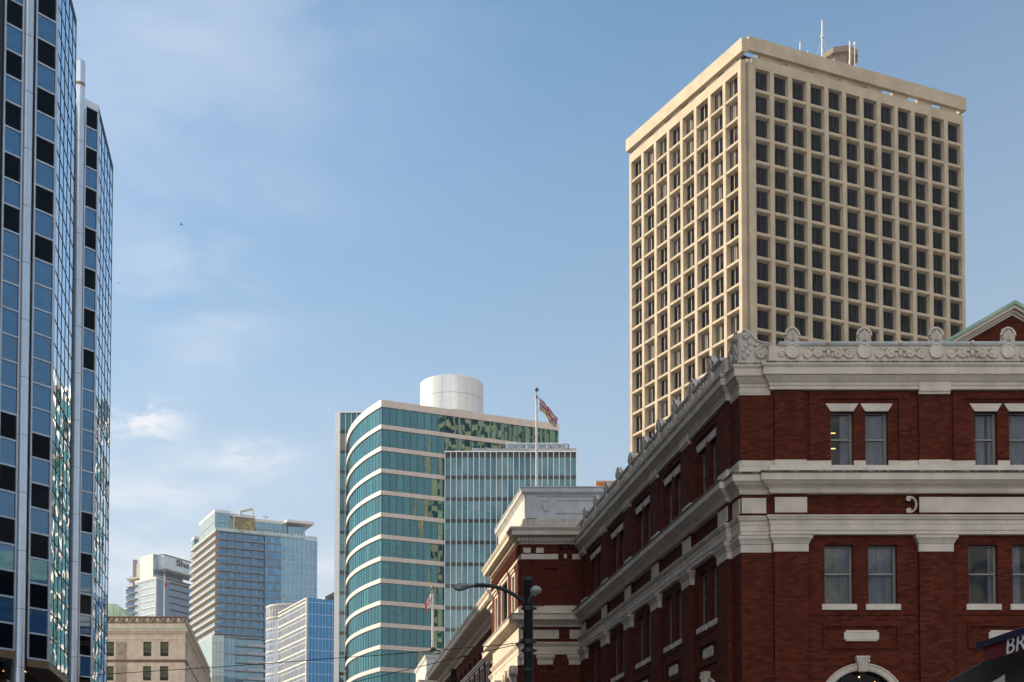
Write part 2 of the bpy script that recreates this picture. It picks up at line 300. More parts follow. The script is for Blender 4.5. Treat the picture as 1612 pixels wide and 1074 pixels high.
class MB:
    def __init__(s): s.v = []; s.f = []; s.m = []; s.uv = []; s.sm = []
    def face(s, pts, mi=0, uv=None, smooth=False):
        i = len(s.v); s.v += [tuple(p) for p in pts]; s.f.append(list(range(i, i + len(pts)))); s.m.append(mi); s.uv.append(uv); s.sm.append(smooth)
    def mesh(s, vs, fs, mi=0, smooth=False):
        i = len(s.v); s.v += [tuple(p) for p in vs]
        for f in fs: s.f.append([i + k for k in f]); s.m.append(mi); s.uv.append(None); s.sm.append(smooth)
    def box(s, F, s0, s1, z0, z1, o0, o1, mi=0):
        vs = [F(a, z, o) for z in (z0, z1) for o in (o0, o1) for a in (s0, s1)]
        s.mesh(vs, [(0, 1, 3, 2), (4, 6, 7, 5), (0, 4, 5, 1), (2, 3, 7, 6), (0, 2, 6, 4), (1, 5, 7, 3)], mi)
    def hexa(s, vs, mi=0):
        s.mesh(vs, [(0, 1, 3, 2), (4, 6, 7, 5), (0, 4, 5, 1), (2, 3, 7, 6), (0, 2, 6, 4), (1, 5, 7, 3)], mi)
    def prism(s, poly, z0, z1, mi=0, cap_mi=None):    # plan polygon
        n = len(poly); vs = [(x, y, z0) for x, y in poly] + [(x, y, z1) for x, y in poly]
        s.mesh(vs, [(i, (i + 1) % n, n + (i + 1) % n, n + i) for i in range(n)], mi)
        s.mesh(vs, [tuple(range(n)), tuple(range(n, 2 * n))], mi if cap_mi is None else cap_mi)
    def extr(s, F, poly, o0, o1, mi=0, smooth=False):   # polygon in (s,z) pushed from o0 to o1
        n = len(poly); vs = [F(a, z, o0) for a, z in poly] + [F(a, z, o1) for a, z in poly]
        s.mesh(vs, [(i, (i + 1) % n, n + (i + 1) % n, n + i) for i in range(n)] , mi, smooth)
        s.mesh(vs, [tuple(range(n)), tuple(range(n, 2 * n))], mi)
    def tube(s, pts, r, seg=8, mi=0, cap=True):
        pts = [Vector(p) for p in pts]; n = len(pts); rr = r if isinstance(r, (list, tuple)) else [r] * n
        vs = []; up = Vector((0, 0, 1)); pn = None
        for i, p in enumerate(pts):
            t = (pts[min(i + 1, n - 1)] - pts[max(i - 1, 0)]).normalized()
            if pn is None:
                a = t.cross(up)
                if a.length < 1e-3: a = t.cross(Vector((1, 0, 0)))
                a.normalize()
            else:
                a = pn - t * pn.dot(t); a.normalize()
            pn = a; b = t.cross(a)
            for k in range(seg):
                q = p + (a * math.cos(2 * math.pi * k / seg) + b * math.sin(2 * math.pi * k / seg)) * rr[i]; vs.append(q)
        fs = [(i * seg + k, i * seg + (k + 1) % seg, (i + 1) * seg + (k + 1) % seg, (i + 1) * seg + k) for i in range(n - 1) for k in range(seg)]
        s.mesh(vs, fs, mi, True)
        if cap: s.mesh(vs, [tuple(range(seg)), tuple(range((n - 1) * seg, n * seg))], mi)
    def lathe(s, c, prof, seg=24, mi=0, smooth=True, a0=0., a1=2 * math.pi):
        vs = []; full = abs(a1 - a0 - 2 * math.pi) < 1e-6; ns = seg if full else seg + 1
        for r, z in prof:
            for k in range(ns):
                a = a0 + (a1 - a0) * k / seg; vs.append((c[0] + r * math.cos(a), c[1] + r * math.sin(a), z))
        fs = [(i * ns + k, i * ns + (k + 1) % ns, (i + 1) * ns + (k + 1) % ns, (i + 1) * ns + k) for i in range(len(prof) - 1) for k in range(seg)]
        s.mesh(vs, fs, mi, smooth)
    def sphere(s, c, rx, ry=None, rz=None, mi=0, seg=12, rings=8):
        ry = ry or rx; rz = rz or rx; vs = []
        for i in range(rings + 1):
            t = math.pi * i / rings
            for k in range(seg):
                a = 2 * math.pi * k / seg; vs.append((c[0] + rx * math.sin(t) * math.cos(a), c[1] + ry * math.sin(t) * math.sin(a), c[2] + rz * math.cos(t)))
        s.mesh(vs, [(i * seg + k, i * seg + (k + 1) % seg, (i + 1) * seg + (k + 1) % seg, (i + 1) * seg + k) for i in range(rings) for k in range(seg)], mi, True)
    def sweep(s, path, prof, mi=0, side=-1, closed_prof=True):
        """a moulding: profile of (o,z) points run along a plan line with mitred corners; side -1 = left of the line is outside"""
        P = [Vector(p) for p in path]; n = len(P); nr = []
        for i in range(n - 1):
            d = (P[i + 1] - P[i]).normalized(); nr.append(Vector((d.y, -d.x)) * side)
        mit = []
        for i in range(n):
            if i == 0: mit.append(nr[0])
            elif i == n - 1: mit.append(nr[-1])
            else:
                k = 1 + nr[i - 1].dot(nr[i]); mit.append((nr[i - 1] + nr[i]) / max(k, .2))
        m = len(prof); vs = []
        for i in range(n):
            for o, z in prof:
                q = P[i] + mit[i] * o; vs.append((q.x, q.y, z))
        rng_ = range(m) if closed_prof else range(m - 1)
        s.mesh(vs, [(i * m + k, i * m + (k + 1) % m, (i + 1) * m + (k + 1) % m, (i + 1) * m + k) for i in range(n - 1) for k in rng_], mi)
        if closed_prof: s.mesh(vs, [tuple(range(m)), tuple(range((n - 1) * m, n * m))], mi)
    def strip(s, path, z0, z1, o=0., mi=0, side=-1, u0=0., v0=0.):
        P = [Vector(p) for p in path]; u = u0
        for i in range(len(P) - 1):
            d = P[i + 1] - P[i]; ln = d.length; d.normalize(); nn = Vector((d.y, -d.x)) * side * o
            a = P[i] + nn; b = P[i + 1] + nn
            q = [(a.x, a.y, z0), (b.x, b.y, z0), (b.x, b.y, z1), (a.x, a.y, z1)]; uv = [(u, z0 - v0), (u + ln, z0 - v0), (u + ln, z1 - v0), (u, z1 - v0)]
            if side < 0: q.reverse(); uv.reverse()
            s.face(q, mi, uv); u += ln
    def wall(s, F, s0, s1, z0, z1, holes=(), depth=.35, mi=0, o=0.):
        S = sorted({s0, s1, *[h[0] for h in holes], *[h[1] for h in holes]}); Z = sorted({z0, z1, *[h[2] for h in holes], *[h[3] for h in holes]})
        S = [x for x in S if s0 <= x <= s1]; Z = [x for x in Z if z0 <= x <= z1]
        for i in range(len(S) - 1):
            for j in range(len(Z) - 1):
                a, b, c, d = S[i], S[i + 1], Z[j], Z[j + 1]; cx, cz = (a + b) / 2, (c + d) / 2
                if any(h[0] < cx < h[1] and h[2] < cz < h[3] for h in holes): continue
                s.face([F(a, c, o), F(b, c, o), F(b, d, o), F(a, d, o)], mi)
        for h in holes:
            a, b, c, d = h[:4]
            for q in ([(a, c), (a, d)], [(b, d), (b, c)], [(a, d), (b, d)], [(b, c), (a, c)]):
                s.face([F(q[0][0], q[0][1], o), F(q[1][0], q[1][1], o), F(q[1][0], q[1][1], o - depth), F(q[0][0], q[0][1], o - depth)], mi)
    def build(s, name, mats, parent=None, loc=None, normals=True):
        if not isinstance(mats, (list, tuple)): mats = [mats]
        o = Vector((0, 0, 0))
        if parent is not None: o = ORI[parent.name]
        elif loc is not None: o = Vector(loc)
        me = bpy.data.meshes.new(name); me.from_pydata([Vector(p) - o for p in s.v], [], s.f)
        for m_ in mats: me.materials.append(M[m_])
        me.polygons.foreach_set('material_index', s.m); me.polygons.foreach_set('use_smooth', s.sm)
        if normals:
            bm = bmesh.new(); bm.from_mesh(me); bmesh.ops.recalc_face_normals(bm, faces=bm.faces[:]); bm.to_mesh(me); bm.free()
        ul = me.uv_layers.new(name='UVMap'); d = ul.data
        for p, uv in zip(me.polygons, s.uv):
            nn = p.normal
            if abs(nn.z) > .75: t = None
            else:
                t = Vector((-nn.y, nn.x, 0)); t.normalize()
            for k, li in enumerate(p.loop_indices):
                c = me.vertices[me.loops[li].vertex_index].co + o
                if uv is not None and not normals: d[li].uv = uv[k]
                elif t is None: d[li].uv = (c.x, c.y)
                else: d[li].uv = (c.dot(t), c.z)
        me.update()
        ob = bpy.data.objects.new(name, me); col.objects.link(ob); ORI[ob.name] = o
        if parent is not None: ob.parent = parent
        else: ob.location = o
        return ob
def tag(o, label=None, cat=None, group=None, kind=None):
    if label: o['label'] = label
    if cat: o['category'] = cat
    if group: o['group'] = group
    if kind: o['kind'] = kind
    return o
def thing(name, loc, label, cat, group=None):
    o = bpy.data.objects.new(name, None); col.objects.link(o); o.location = loc; o.empty_display_size = .5
    ORI[o.name] = Vector(loc); return tag(o, label, cat, group)
def inst(name, mesh, parent, F, s, z, o=0.):              # a part placed in a wall frame, sharing mesh data
    ob = bpy.data.objects.new(name, mesh); col.objects.link(ob); ob.parent = parent
    p = Vector(F(s, z, o)) - ORI[parent.name]
    ob.matrix_local = Matrix.Translation(p) @ F.rot(); ORI[ob.name] = Vector(F(s, z, o)); return ob
def local_mesh(mb, name, mats):
    ob = mb.build(name, mats); me = ob.data; bpy.data.objects.remove(ob); return me
LF = Fr((0, 0), (1, 0))                       # local frame for meshes that get placed later

def text_mesh(body, size, depth, name, shear=0.):
    cu = bpy.data.curves.new(name, 'FONT'); cu.body = body; cu.size = size; cu.extrude = depth; cu.shear = shear; cu.space_character = 1.02
    ob = bpy.data.objects.new(name, cu); col.objects.link(ob)
    me = bpy.data.meshes.new_from_object(ob.evaluated_get(bpy.context.evaluated_depsgraph_get()))
    bpy.data.objects.remove(ob); return me

# camera measuring: a photo point carried out to a known depth
FPX = 2238.9; CP, SP = math.cos(R(2.42)), math.sin(R(2.42))
def at(u, v, Y):
    a = (u - 806) / FPX; b = (1275 - v) / FPX; r = (a, CP - b * SP, SP + b * CP); t = Y / r[1]
    return Vector((r[0] * t, Y, 1.7 + r[2] * t))

def onp(F, u, v):
    a = (u - 806) / FPX; b = (1275 - v) / FPX; r = Vector((a, CP - b * SP, SP + b * CP)); n = F.n
    t = (F.p.x * n.x + F.p.y * n.y) / (r.x * n.x + r.y * n.y)
    q = r * t; return (Vector((q.x, q.y)) - F.p).dot(F.d), q.z + 1.7
ST = (-.1587, .9873)                           # direction of the street
# ================================================================== ground
g = MB(); g.face([(-3000, -800, -.15), (3000, -800, -.15), (3000, 6000, -.15), (-3000, 6000, -.15)])
tag(g.build('ground', 'ground', normals=False), kind='structure')
def ribbon(o0, o1, y0, y1):
    P = []
    for o, y in ((o0, y0), (o1, y0), (o1, y1), (o0, y1)):
        P.append((o - .1607 * y, y))
    return P
g = MB(); p = ribbon(-13, 9.5, -60, 420); g.face([(x, y, -.146) for x, y in p]); tag(g.build('road', 'asphalt', normals=False), kind='structure')
for nm, a, b in (('pavement', 9.5, 17.6), ('pavement', -17.5, -13)):
    g = MB(); g.prism(ribbon(a, b, -60, 420), -.14, 0.0); tag(g.build(nm, 'paving'), kind='structure')

# ================================================================== brick railway station
C0 = (9.10, 56.0)
station = thing('brick_station', (C0[0], C0[1], 0), 'red brick station with white terracotta bands, palmette parapet and two wings along the street', 'station')
Ff = Fr((0, 56.0), (1, 0), 1)                 # end wall that faces the camera, s = X
Fs = Fr(C0, ST, -1)                           # wall along the street
XR = 40.3; SE = 30.2; BK = .2
def S2(s, o=0.): q = Fs(s, 0, o); return (q[0], q[1])
ent = [(XR, 56 - BK), (10.27, 56 - BK), (10.27, 56.0), C0, S2(1.17), S2(1.17, BK), S2(SE, BK)]
corner_path = [(XR, 56.0), C0, S2(SE)]
front_mid = [13.84, 19.57, 25.3, 31.03, 36.76]; front_pil = [11.05, 16.79, 22.52, 28.25, 33.98, 39.6]
side_mid = [4.45, 9.9, 15.4, 20.95, 26.4]; side_pil = [1.85, 7.17, 12.65, 18.17, 23.68, 29.3]

# --- brick walls with real openings
def bay_holes(mid, uw, ug, lw, lg):
    h = []
    for sg in (-1, 1):
        c = mid + sg * (uw + ug) / 2; h.append((c - uw / 2, c + uw / 2, 17.74, 19.95))
        c = mid + sg * (lw + lg) / 2; h.append((c - lw / 2, c + lw / 2, 12.22, 14.6))
    h.append((mid - 1.45, mid + 1.45, 0.0, 9.58)); return h
FU = (.9, .48, 1.14, .6); SU = (1.05, .48, 1.12, .55)
wb = MB()
fh = [h for m_ in front_mid for h in bay_holes(m_, *FU) if h[1] < XR]
sh = [h for m_ in side_mid for h in bay_holes(m_, *SU)]
wb.wall(Ff, 9.10, XR, 0, 21.2, fh); wb.wall(Fs, 0, SE, 0, 21.2, sh)
def arch_fill(F, mid, r=1.45, zc=8.13):
    n = 14
    for i in range(n):
        a0, a1 = math.pi * i / n, math.pi * (i + 1) / n
        p0 = (mid - r * math.cos(a0), zc + r * math.sin(a0)); p1 = (mid - r * math.cos(a1), zc + r * math.sin(a1))
        wb.face([F(p0[0], p0[1]), F(p1[0], p1[1]), F(p1[0], 9.58), F(p0[0], 9.58)])
        wb.face([F(p0[0], p0[1]), F(p1[0], p1[1]), F(p1[0], p1[1], -.35), F(p0[0], p0[1], -.35)])
for m_ in front_mid: arch_fill(Ff, m_)
for m_ in side_mid: arch_fill(Fs, m_)
wall_ob = wb.build('brick_wall', ['brick'], station, normals=False)
# raised brick pilasters, brick picture frames round the windows and sunk panels
pb = MB()
for F, pil, mids, endm in ((Ff, front_pil, front_mid, XR), (Fs, side_pil, side_mid, SE)):
    for c in pil:
        pb.box(F, c - .60, c + .60, 17.5, 20.75, 0, .14); pb.box(F, c - .67, c + .67, 0, 14.4, 0, .2)
        pb.box(F, c - .64, c + .64, 15.7, 16.65, 0, .14)
    for m_ in mids:
        if m_ > endm: continue
        for a, b in ((m_ - 2.0, m_ - 1.56), (m_ + 1.56, m_ + 2.0)): pb.box(F, min(a, endm), min(b, endm), 17.97, 20.75, 0, .09)
        pb.box(F, m_ - 1.56, min(m_ + 1.56, endm), 20.46, 20.75, 0, .09)
        pb.box(F, m_ - 2.1, min(m_ + 2.1, endm), 11.80, 11.95, 0, .04)
        for a, b, c, d in ((m_ - 1.52, m_ - 1.40, 10.45, 11.45), (m_ + 1.40, m_ + 1.52, 10.45, 11.45), (m_ - 1.40, m_ + 1.40, 11.33, 11.45), (m_ - 1.40, m_ + 1.40, 10.45, 10.57)):
            if b < endm: pb.box(F, a, b, c, d, 0, .08)
pb.build('brick_pilasters', ['brick'], station)

# --- cornices
def cornice(name, path, prof, mat='stone', side=-1, parent=station, label=None):
    mb = MB(); mb.sweep(path, prof, 0, side); o = mb.build(name, [mat], parent)
    if label: o['label'] = label
    return o
cornice('upper_cornice', ent, [(-.2, 20.79), (.03, 20.79), (.03, 20.93), (.06, 20.95), (.06, 21.05), (.09, 21.08), (.13, 21.12), (.2, 21.22), (.26, 21.30), (.32, 21.31), (.32, 21.60), (.36, 21.62), (.40, 21.69), (.40, 21.735), (-.2, 21.75)])
for F, pil, endm in ((Ff, front_pil, XR), (Fs, side_pil, SE)):
    for c in pil[1:]:
        a, b = c - .62, min(c + .62, endm)
        mb = MB(); mb.box(F, a, b, 20.70, 21.06, .1, .30); mb.box(F, a + .0, b, 20.60, 20.698, .1, .25); mb.build('cornice_block', ['stone'], station)
cornice('middle_cornice', ent, [(-.2, 16.61), (.05, 16.61), (.08, 16.66), (.10, 16.78), (.18, 16.86), (.30, 16.93), (.40, 17.04), (.45, 17.05), (.45, 17.30), (.47, 17.32), (-.2, 17.33)])
cornice('weathered_edge', ent, [(-.2, 17.331), (.49, 17.331), (.50, 17.38), (.46, 17.42), (.12, 17.489), (-.2, 17.489)], 'stone_black')
cornice('ledge_band', ent, [(-.2, 17.49), (.14, 17.492), (.10, 17.54), (.06, 17.735), (-.2, 17.735)], 'stone')
def sill_band(F, s0, s1, holes):
    sb = MB(); E = sorted([(h[0], h[1]) for h in holes if abs(h[2] - 17.74) < .01]); cur = s0
    for a, b in E + [(s1, s1)]:
        if a > cur:
            sb = MB(); sb.box(F, cur, a, 17.737, 17.97, -.05, .07)
            for c in (front_pil if F is Ff else side_pil):
                if cur < c < a: sb.box(F, c - .63, min(c + .63, s1), 17.738, 17.973, .0705, .19)
            sb.build('sill_band', ['stone'], station)
        cur = b
sill_band(Ff, 9.10, XR, fh); sill_band(Fs, 0, SE, sh)
cornice('lower_architrave', ent, [(-.2, 14.975), (.02, 14.975), (.02, 15.12), (.05, 15.14), (.05, 15.36), (.07, 15.38), (.07, 15.52), (.13, 15.56), (.17, 15.66), (.19, 15.67), (.19, 15.72), (-.2, 15.73)])
for F, pil, endm in ((Ff, front_pil, XR), (Fs, side_pil, SE)):
    for c in pil:
        mb = MB(); a, b = c - .69, c + .69
        P = [F(a, 0, 0)[:2], F(a, 0, .22)[:2], F(b, 0, .22)[:2], F(b, 0, 0)[:2]]
        mb.sweep(P, [(-.15, 14.29), (.0, 14.29), (.0, 14.60), (.03, 14.62), (.06, 14.70), (.13, 14.80), (.15, 14.82), (.15, 14.93), (.19, 14.95), (.19, 14.973), (-.15, 14.974)], 0, F.side)
        mb.build('capital', ['stone'], station)
mb = MB(); mb.sweep([Ff(10.3, 0)[:2], C0, S2(1.17)], [(-.1, 14.29), (.02, 14.29), (.02, 14.60), (.05, 14.62), (.09, 14.75), (.14, 14.82), (.14, 14.93), (.17, 14.973), (-.1, 14.974)], 0, -1)
mb.build('corner_necking', ['stone'], station)
mb = MB(); mb.sweep([Ff(10.3, 0)[:2], C0, S2(1.17)], [(-.1, 20.62), (.03, 20.62), (.03, 20.69), (.05, 20.70), (.05, 20.785), (-.1, 20.785)], 0, -1)
mb.build('corner_band', ['stone'], station)

# --- white tablets let into the brick
def tablet(F, a, b, z0, z1, o=0., d=.045, name='white_tablet'):
    mb = MB(); mb.box(F, a, b, z0, z1, o - .02, o + d); return mb.build(name, ['stone'], station)
tablet(Ff, 9.13, 10.10, 15.86, 16.47); tablet(Fs, .06, .95, 15.861, 16.469)
tablet(Ff, 10.42, 11.70, 15.86, 16.47, .14); tablet(Ff, 16.15, 34.6, 15.86, 16.47, .145, name='long_tablet')
for c in side_pil: tablet(Fs, c - .62, c + .62, 15.86, 16.47, .14)
# scroll at the end of the long tablet
mb = MB()
pts = []
for i in range(25):
    t = i / 24; a = -math.pi * .5 + t * math.pi
    pts.append(Ff(15.86 + .26 * math.cos(a) - .1, 16.165 + .30 * math.sin(a), .2))
mb.tube(pts, .045, 6)
for zc in (15.93, 16.40):
    q = [Ff(15.72 + .075 * math.cos(k * .6), zc + .075 * math.sin(k * .6), .2) for k in range(11)]; mb.tube(q, .04, 6); mb.sphere(Ff(15.72, zc, .19), .05)
mb.build('tablet_scroll', ['stone'], station)
for F, mids, endm in ((Ff, front_mid, XR), (Fs, side_mid, SE)):
    for m_ in mids:
        if m_ + .7 > endm: continue
        mb = MB(); a, b, c, d = m_ - .69, m_ + .69, 10.75, 11.18; e = .07
        mb.extr(F, [(a + e, c), (b - e, c), (b - e, c + e), (b, c + e), (b, d - e), (b - e, d - e), (b - e, d), (a + e, d), (a + e, d - e), (a, d - e), (a, c + e), (a + e, c + e)], -.02, .05)
        for k0, k1, k2, k3 in ((a + .1, b - .1, c + .06, c + .085), (a + .1, b - .1, d - .085, d - .06)): mb.box(F, k0, k1, k2, k3, .05, .065)
        mb.build('plaque', ['stone'], station)

# --- sash windows
def sash_mesh(wd, h, meet):
    mb = MB(); t = .055
    mb.box(LF, -wd / 2, -wd / 2 + t, 0, h, -.04, .04); mb.box(LF, wd / 2 - t, wd / 2, 0, h, -.04, .04)
    mb.box(LF, -wd / 2 + t, wd / 2 - t, 0, t + .03, -.04, .04); mb.box(LF, -wd / 2 + t, wd / 2 - t, h - t, h, -.04, .04)
    mb.box(LF, -wd / 2 + t, wd / 2 - t, meet - .03, meet + .03, -.04, .05, 1)
    mb.box(LF, wd / 2 - t - .05, wd / 2 - t, t, h - t, -.06, .02, 1)
    for q in (([-wd / 2 - .3, -wd / 2 - .3], [0, 1]),):
        pass
    z0, z1, d = -.2, h + .2, 1.4           # dark room behind
    a, b = -wd / 2 - .25, wd / 2 + .25
    P = lambda x, z, o: LF(x, z, -o)
    mb.face([P(a, z0, d), P(b, z0, d), P(b, z1, d), P(a, z1, d)], 2)
    mb.face([P(a, z0, .1), P(a, z0, d), P(a, z1, d), P(a, z1, .1)], 2); mb.face([P(b, z0, .1), P(b, z0, d), P(b, z1, d), P(b, z1, .1)], 2)
    mb.face([P(a, z1, .1), P(b, z1, .1), P(b, z1, d), P(a, z1, d)], 2); mb.face([P(a, z0, .1), P(b, z0, .1), P(b, z0, d), P(a, z0, d)], 2)
    return local_mesh(mb, 'window', ['sash', 'sash_pale', 'dark'])
def pane_mesh(wd, h):
    mb = MB(); mb.face([LF(-wd / 2 + .05, .05, -.005), LF(wd / 2 - .05, .05, -.005), LF(wd / 2 - .05, h - .05, -.005), LF(-wd / 2 + .05, h - .05, -.005)])
    me = bpy.data.meshes.new('pane'); me.from_pydata(mb.v, [], mb.f); me.materials.append(M['pane']); return me
def curtain_mesh(a, b, h, seed, pleat=.09, mat='curtain', slant=0.):
    rnd = random.Random(seed); mb = MB(); n = max(6, int((b - a) / .03)); ph = rnd.random() * 6
    for i in range(n):
        x0, x1 = a + (b - a) * i / n, a + (b - a) * (i + 1) / n
        f = lambda x: -.16 - .02 * math.sin(x * 6.283 / pleat + ph + .8 * math.sin(x * 9 + ph))
        g0, g1 = x0 + slant * (x0 - a) / (b - a), x1 + slant * (x1 - a) / (b - a)
        mb.face([LF(g0, .02, f(x0)), LF(g1, .02, f(x1)), LF(x1, h, f(x1)), LF(x0, h, f(x0))])
    return local_mesh(mb, 'curtain', [mat])
sash_cache = {}
def window(F, cx, z, wd, h, meet, curtains, kind):
    k = (wd, h)
    if k not in sash_cache: sash_cache[k] = (sash_mesh(wd, h, meet), pane_mesh(wd, h))
    a = inst('window', sash_cache[k][0], station, F, cx, z, -.24)
    p = bpy.data.objects.new('pane', sash_cache[k][1]); col.objects.link(p); p.parent = a
    for c in curtains:
        cm = curtain_mesh(c[0] * wd / 2, c[1] * wd / 2, h, hash((cx, z)) % 999, c[2], c[3] if len(c) > 3 else 'curtain', c[4] if len(c) > 4 else 0)
        q = bpy.data.objects.new('curtain', cm); col.objects.link(q); q.parent = a
    return a
def lintel(F, cx, wd):
    mb = MB(); mb.extr(F, [(cx - wd / 2 + .0, 19.96), (cx + wd / 2, 19.96), (cx + wd / 2 + .2, 20.27), (cx - wd / 2 - .2, 20.27)], -.1, .06); mb.build('lintel', ['stone'], station)
def sill(F, cx, wd):
    mb = MB(); mb.box(F, cx - wd / 2 - .12, cx + wd / 2 + .12, 11.99, 12.22, -.2, .09); mb.build('window_sill', ['stone'], station)
up_c = [[(0.0, .95, .08)], [(-.95, .95, .16)], [(-.6, .15, .10), (.45, .95, .1)], [(-.95, .95, .11)], [], []]
lo_c = [[(-.55, .9, .08), (-.9, .1, .1, 'curtain_tan', .35)], [(-.95, .8, .07)], [(.55, .9, .08), (-.95, -.75, .08)], [(-.95, -.25, .1), (.7, .95, .1)], [], []]
ki = 0
for m_ in front_mid:
    for sg in (-1, 1):
        c = m_ + sg * (FU[0] + FU[1]) / 2
        window(Ff, c, 17.74, FU[0], 2.21, 1.13, up_c[ki % 6], 'u'); lintel(Ff, c, FU[0])
        c = m_ + sg * (FU[2] + FU[3]) / 2
        window(Ff, c, 12.22, FU[2], 2.38, 1.24, lo_c[ki % 6], 'l'); sill(Ff, c, FU[2]); ki += 1
for m_ in side_mid:
    for sg in (-1, 1):
        c = m_ + sg * (SU[0] + SU[1]) / 2
        window(Fs, c, 17.74, SU[0], 2.21, 1.13, [], 'u'); lintel(Fs, c, SU[0])
        c = m_ + sg * (SU[2] + SU[3]) / 2
        window(Fs, c, 12.22, SU[2], 2.38, 1.24, [], 'l'); sill(Fs, c, SU[2])
# lamps burning in the rooms behind the first panes
mb = MB()
for zz in (18.72, 19.35): mb.box(Ff, 12.74, 13.08, zz - .02, zz + .02, -.85, -.83)
mb.build('room_lights', ['warm_lamp'], station)
mb = MB()
for x, zz in ((12.58, 13.72), (12.58, 14.1), (19.9, 13.6)): mb.box(Ff, x, x + .12, zz - .025, zz + .025, -.85, -.83)
mb.build('room_lights', ['warm_lamp'], station)

# --- ground floor arches
def arch(F, mid, endm):
    mb = MB(); n = 20; ri, ro, zc = 1.45, 1.74, 8.13
    prof = [(ri, -.05), (ri, .07), (ri + .08, .10), (ro - .08, .10), (ro - .05, .14), (ro, .14), (ro, -.02)]
    vs = []
    for i in range(n + 1):
        a = math.pi * i / n
        for r, o in prof: vs.append(F(mid - r * math.cos(a), zc + r * math.sin(a), o))
    m = len(prof); mb.mesh(vs, [(i * m + k, i * m + (k + 1) % m, (i + 1) * m + (k + 1) % m, (i + 1) * m + k) for i in range(n) for k in range(m)])
    for sg in (-1, 1): mb.box(F, mid + sg * 1.45 if sg > 0 else mid - 1.74, mid + 1.74 if sg > 0 else mid - 1.45, 0, 8.13, -.02, .10)
    a = mb.build('arch_surround', ['stone'], station)
    k = MB(); k.extr(F, [(mid - .15, zc + 1.38), (mid + .15, zc + 1.38), (mid + .25, zc + 1.92), (mid - .25, zc + 1.92)], .0, .26)
    k.extr(F, [(mid - .27, zc + 1.92), (mid + .27, zc + 1.92), (mid + .27, zc + 2.0), (mid - .27, zc + 2.0)], .0, .3)
    for t in (-.11, 0, .11): k.tube([F(mid + t * .7, zc + 1.42, .26), F(mid + t, zc + 1.7, .29), F(mid + t * 1.1, zc + 1.9, .27)], .035, 6)
    for t in (-.2, .2): k.tube([F(mid + t, zc + 1.86, .27), F(mid + t * 1.2, zc + 1.8, .3), F(mid + t, zc + 1.75, .3)], .04, 6)
    ko = k.build('keystone', ['stone'], station)
    d = MB()
    d.face([F(mid - 1.5, 0, -.33), F(mid + 1.5, 0, -.33), F(mid + 1.5, 9.6, -.33), F(mid - 1.5, 9.6, -.33)])
    d.build('arch_glazing', ['panel_dark'], station, normals=False)
    b = MB()
    for x in (-.72, 0, .72): b.box(F, mid + x - .03, mid + x + .03, 0, 9.55, -.32, -.26)
    b.box(F, mid - 1.45, mid + 1.45, 6.9, 7.0, -.32, -.25); b.build('arch_mullion', ['bronze_dark'], station)
for m_ in front_mid: arch(Ff, m_, XR)
for m_ in side_mid: arch(Fs, m_, SE)
mb = MB(); mb.sphere(Ff(13.78, 9.35, -.2), .035); mb.sphere(Ff(14.4, 9.15, -.2), .03); mb.build('arch_lamps', ['warm_lamp'], station)

# --- parapet: base band, carved scrolls, coping, palmettes
cornice('parapet_foot', ent, [(-.25, 21.74), (.15, 21.745), (.125, 21.90), (-.25, 21.90)], 'stone_black')
cornice('parapet_base', ent, [(-.25, 21.901), (.12, 21.901), (.12, 21.95), (.08, 21.98), (-.25, 21.98)], 'stone_dirty')
cornice('parapet_wall', ent, [(-.25, 21.98), (.05, 21.98), (.05, 22.53), (-.25, 22.53)])
cop_path = [(XR, 56 - BK), (10.6, 56 - BK)]
prof = [(-.3, 22.53), (.10, 22.53), (.13, 22.56), (.16, 22.62), (.16, 22.67), (-.3, 22.69)]
cornice('coping', cop_path, prof, 'stone_grey'); cornice('coping', [S2(1.5, BK), S2(SE, BK)], prof, 'stone_grey')
mb = MB(); mb.sweep([(XR, 56.25), (10.7, 56.25)], [(-.1, 22.69), (.1, 22.69), (.1, 22.75), (-.1, 22.75)]); mb.sweep([S2(1.6, -.25), S2(SE, -.25)], [(-.1, 22.69), (.1, 22.69), (.1, 22.75), (-.1, 22.75)])
mb.build('flashing', ['lead'], station)
def spiral(F, cx, cz, r, o, turns=1.6, sg=1, a0=0., tr=.045, mb=None):
    tr *= 1.55; n = 22; pts = []
    for i in range(n + 1):
        t = i / n; rr = r * (1 - .8 * t); a = a0 + sg * turns * 2 * math.pi * t
        pts.append(F(cx + rr * math.cos(a), cz + rr * math.sin(a), o))
    mb.tube(pts, [tr * (1 - .4 * i / n) for i in range(n + 1)], 6); mb.sphere(F(cx, cz, o), tr * 1.15, seg=8, rings=6)
def frieze_bay(mb, F, c, half, o):
    """carving between two medallions: four volutes, a leafy mask in the middle"""
    for sg in (-1, 1):
        spiral(F, c + sg * .38, 22.22, .18, o, 1.6, -sg, math.pi * .5, .05, mb)
        spiral(F, c + sg * .82, 22.20, .155, o, 1.5, sg, -math.pi * .5, .045, mb)
        pts = [F(c + sg * (.38 + .44 * t), 22.22 + .17 * math.cos(t * math.pi), o + .01) for t in [i / 8 for i in range(9)]]; mb.tube(pts, .04, 6)
        for k in range(4): mb.sphere(F(c + sg * (.55 + .12 * k), 22.42 - .05 * (k % 2), o), .055, .055, .04, seg=7, rings=5)
        mb.sphere(F(c + sg * .15, 22.33, o), .09, .07, .05, seg=8, rings=5); mb.sphere(F(c + sg * .17, 22.12, o), .06, .06, .09, seg=8, rings=5)
    mb.sphere(F(c, 22.22, o), .10, .09, .15, seg=10, rings=6); mb.sphere(F(c, 22.4, o), .13, .07, .05, seg=8, rings=5)
    mb.sphere(F(c, 22.62, o + .06), .10, .10, .09, seg=8, rings=6)
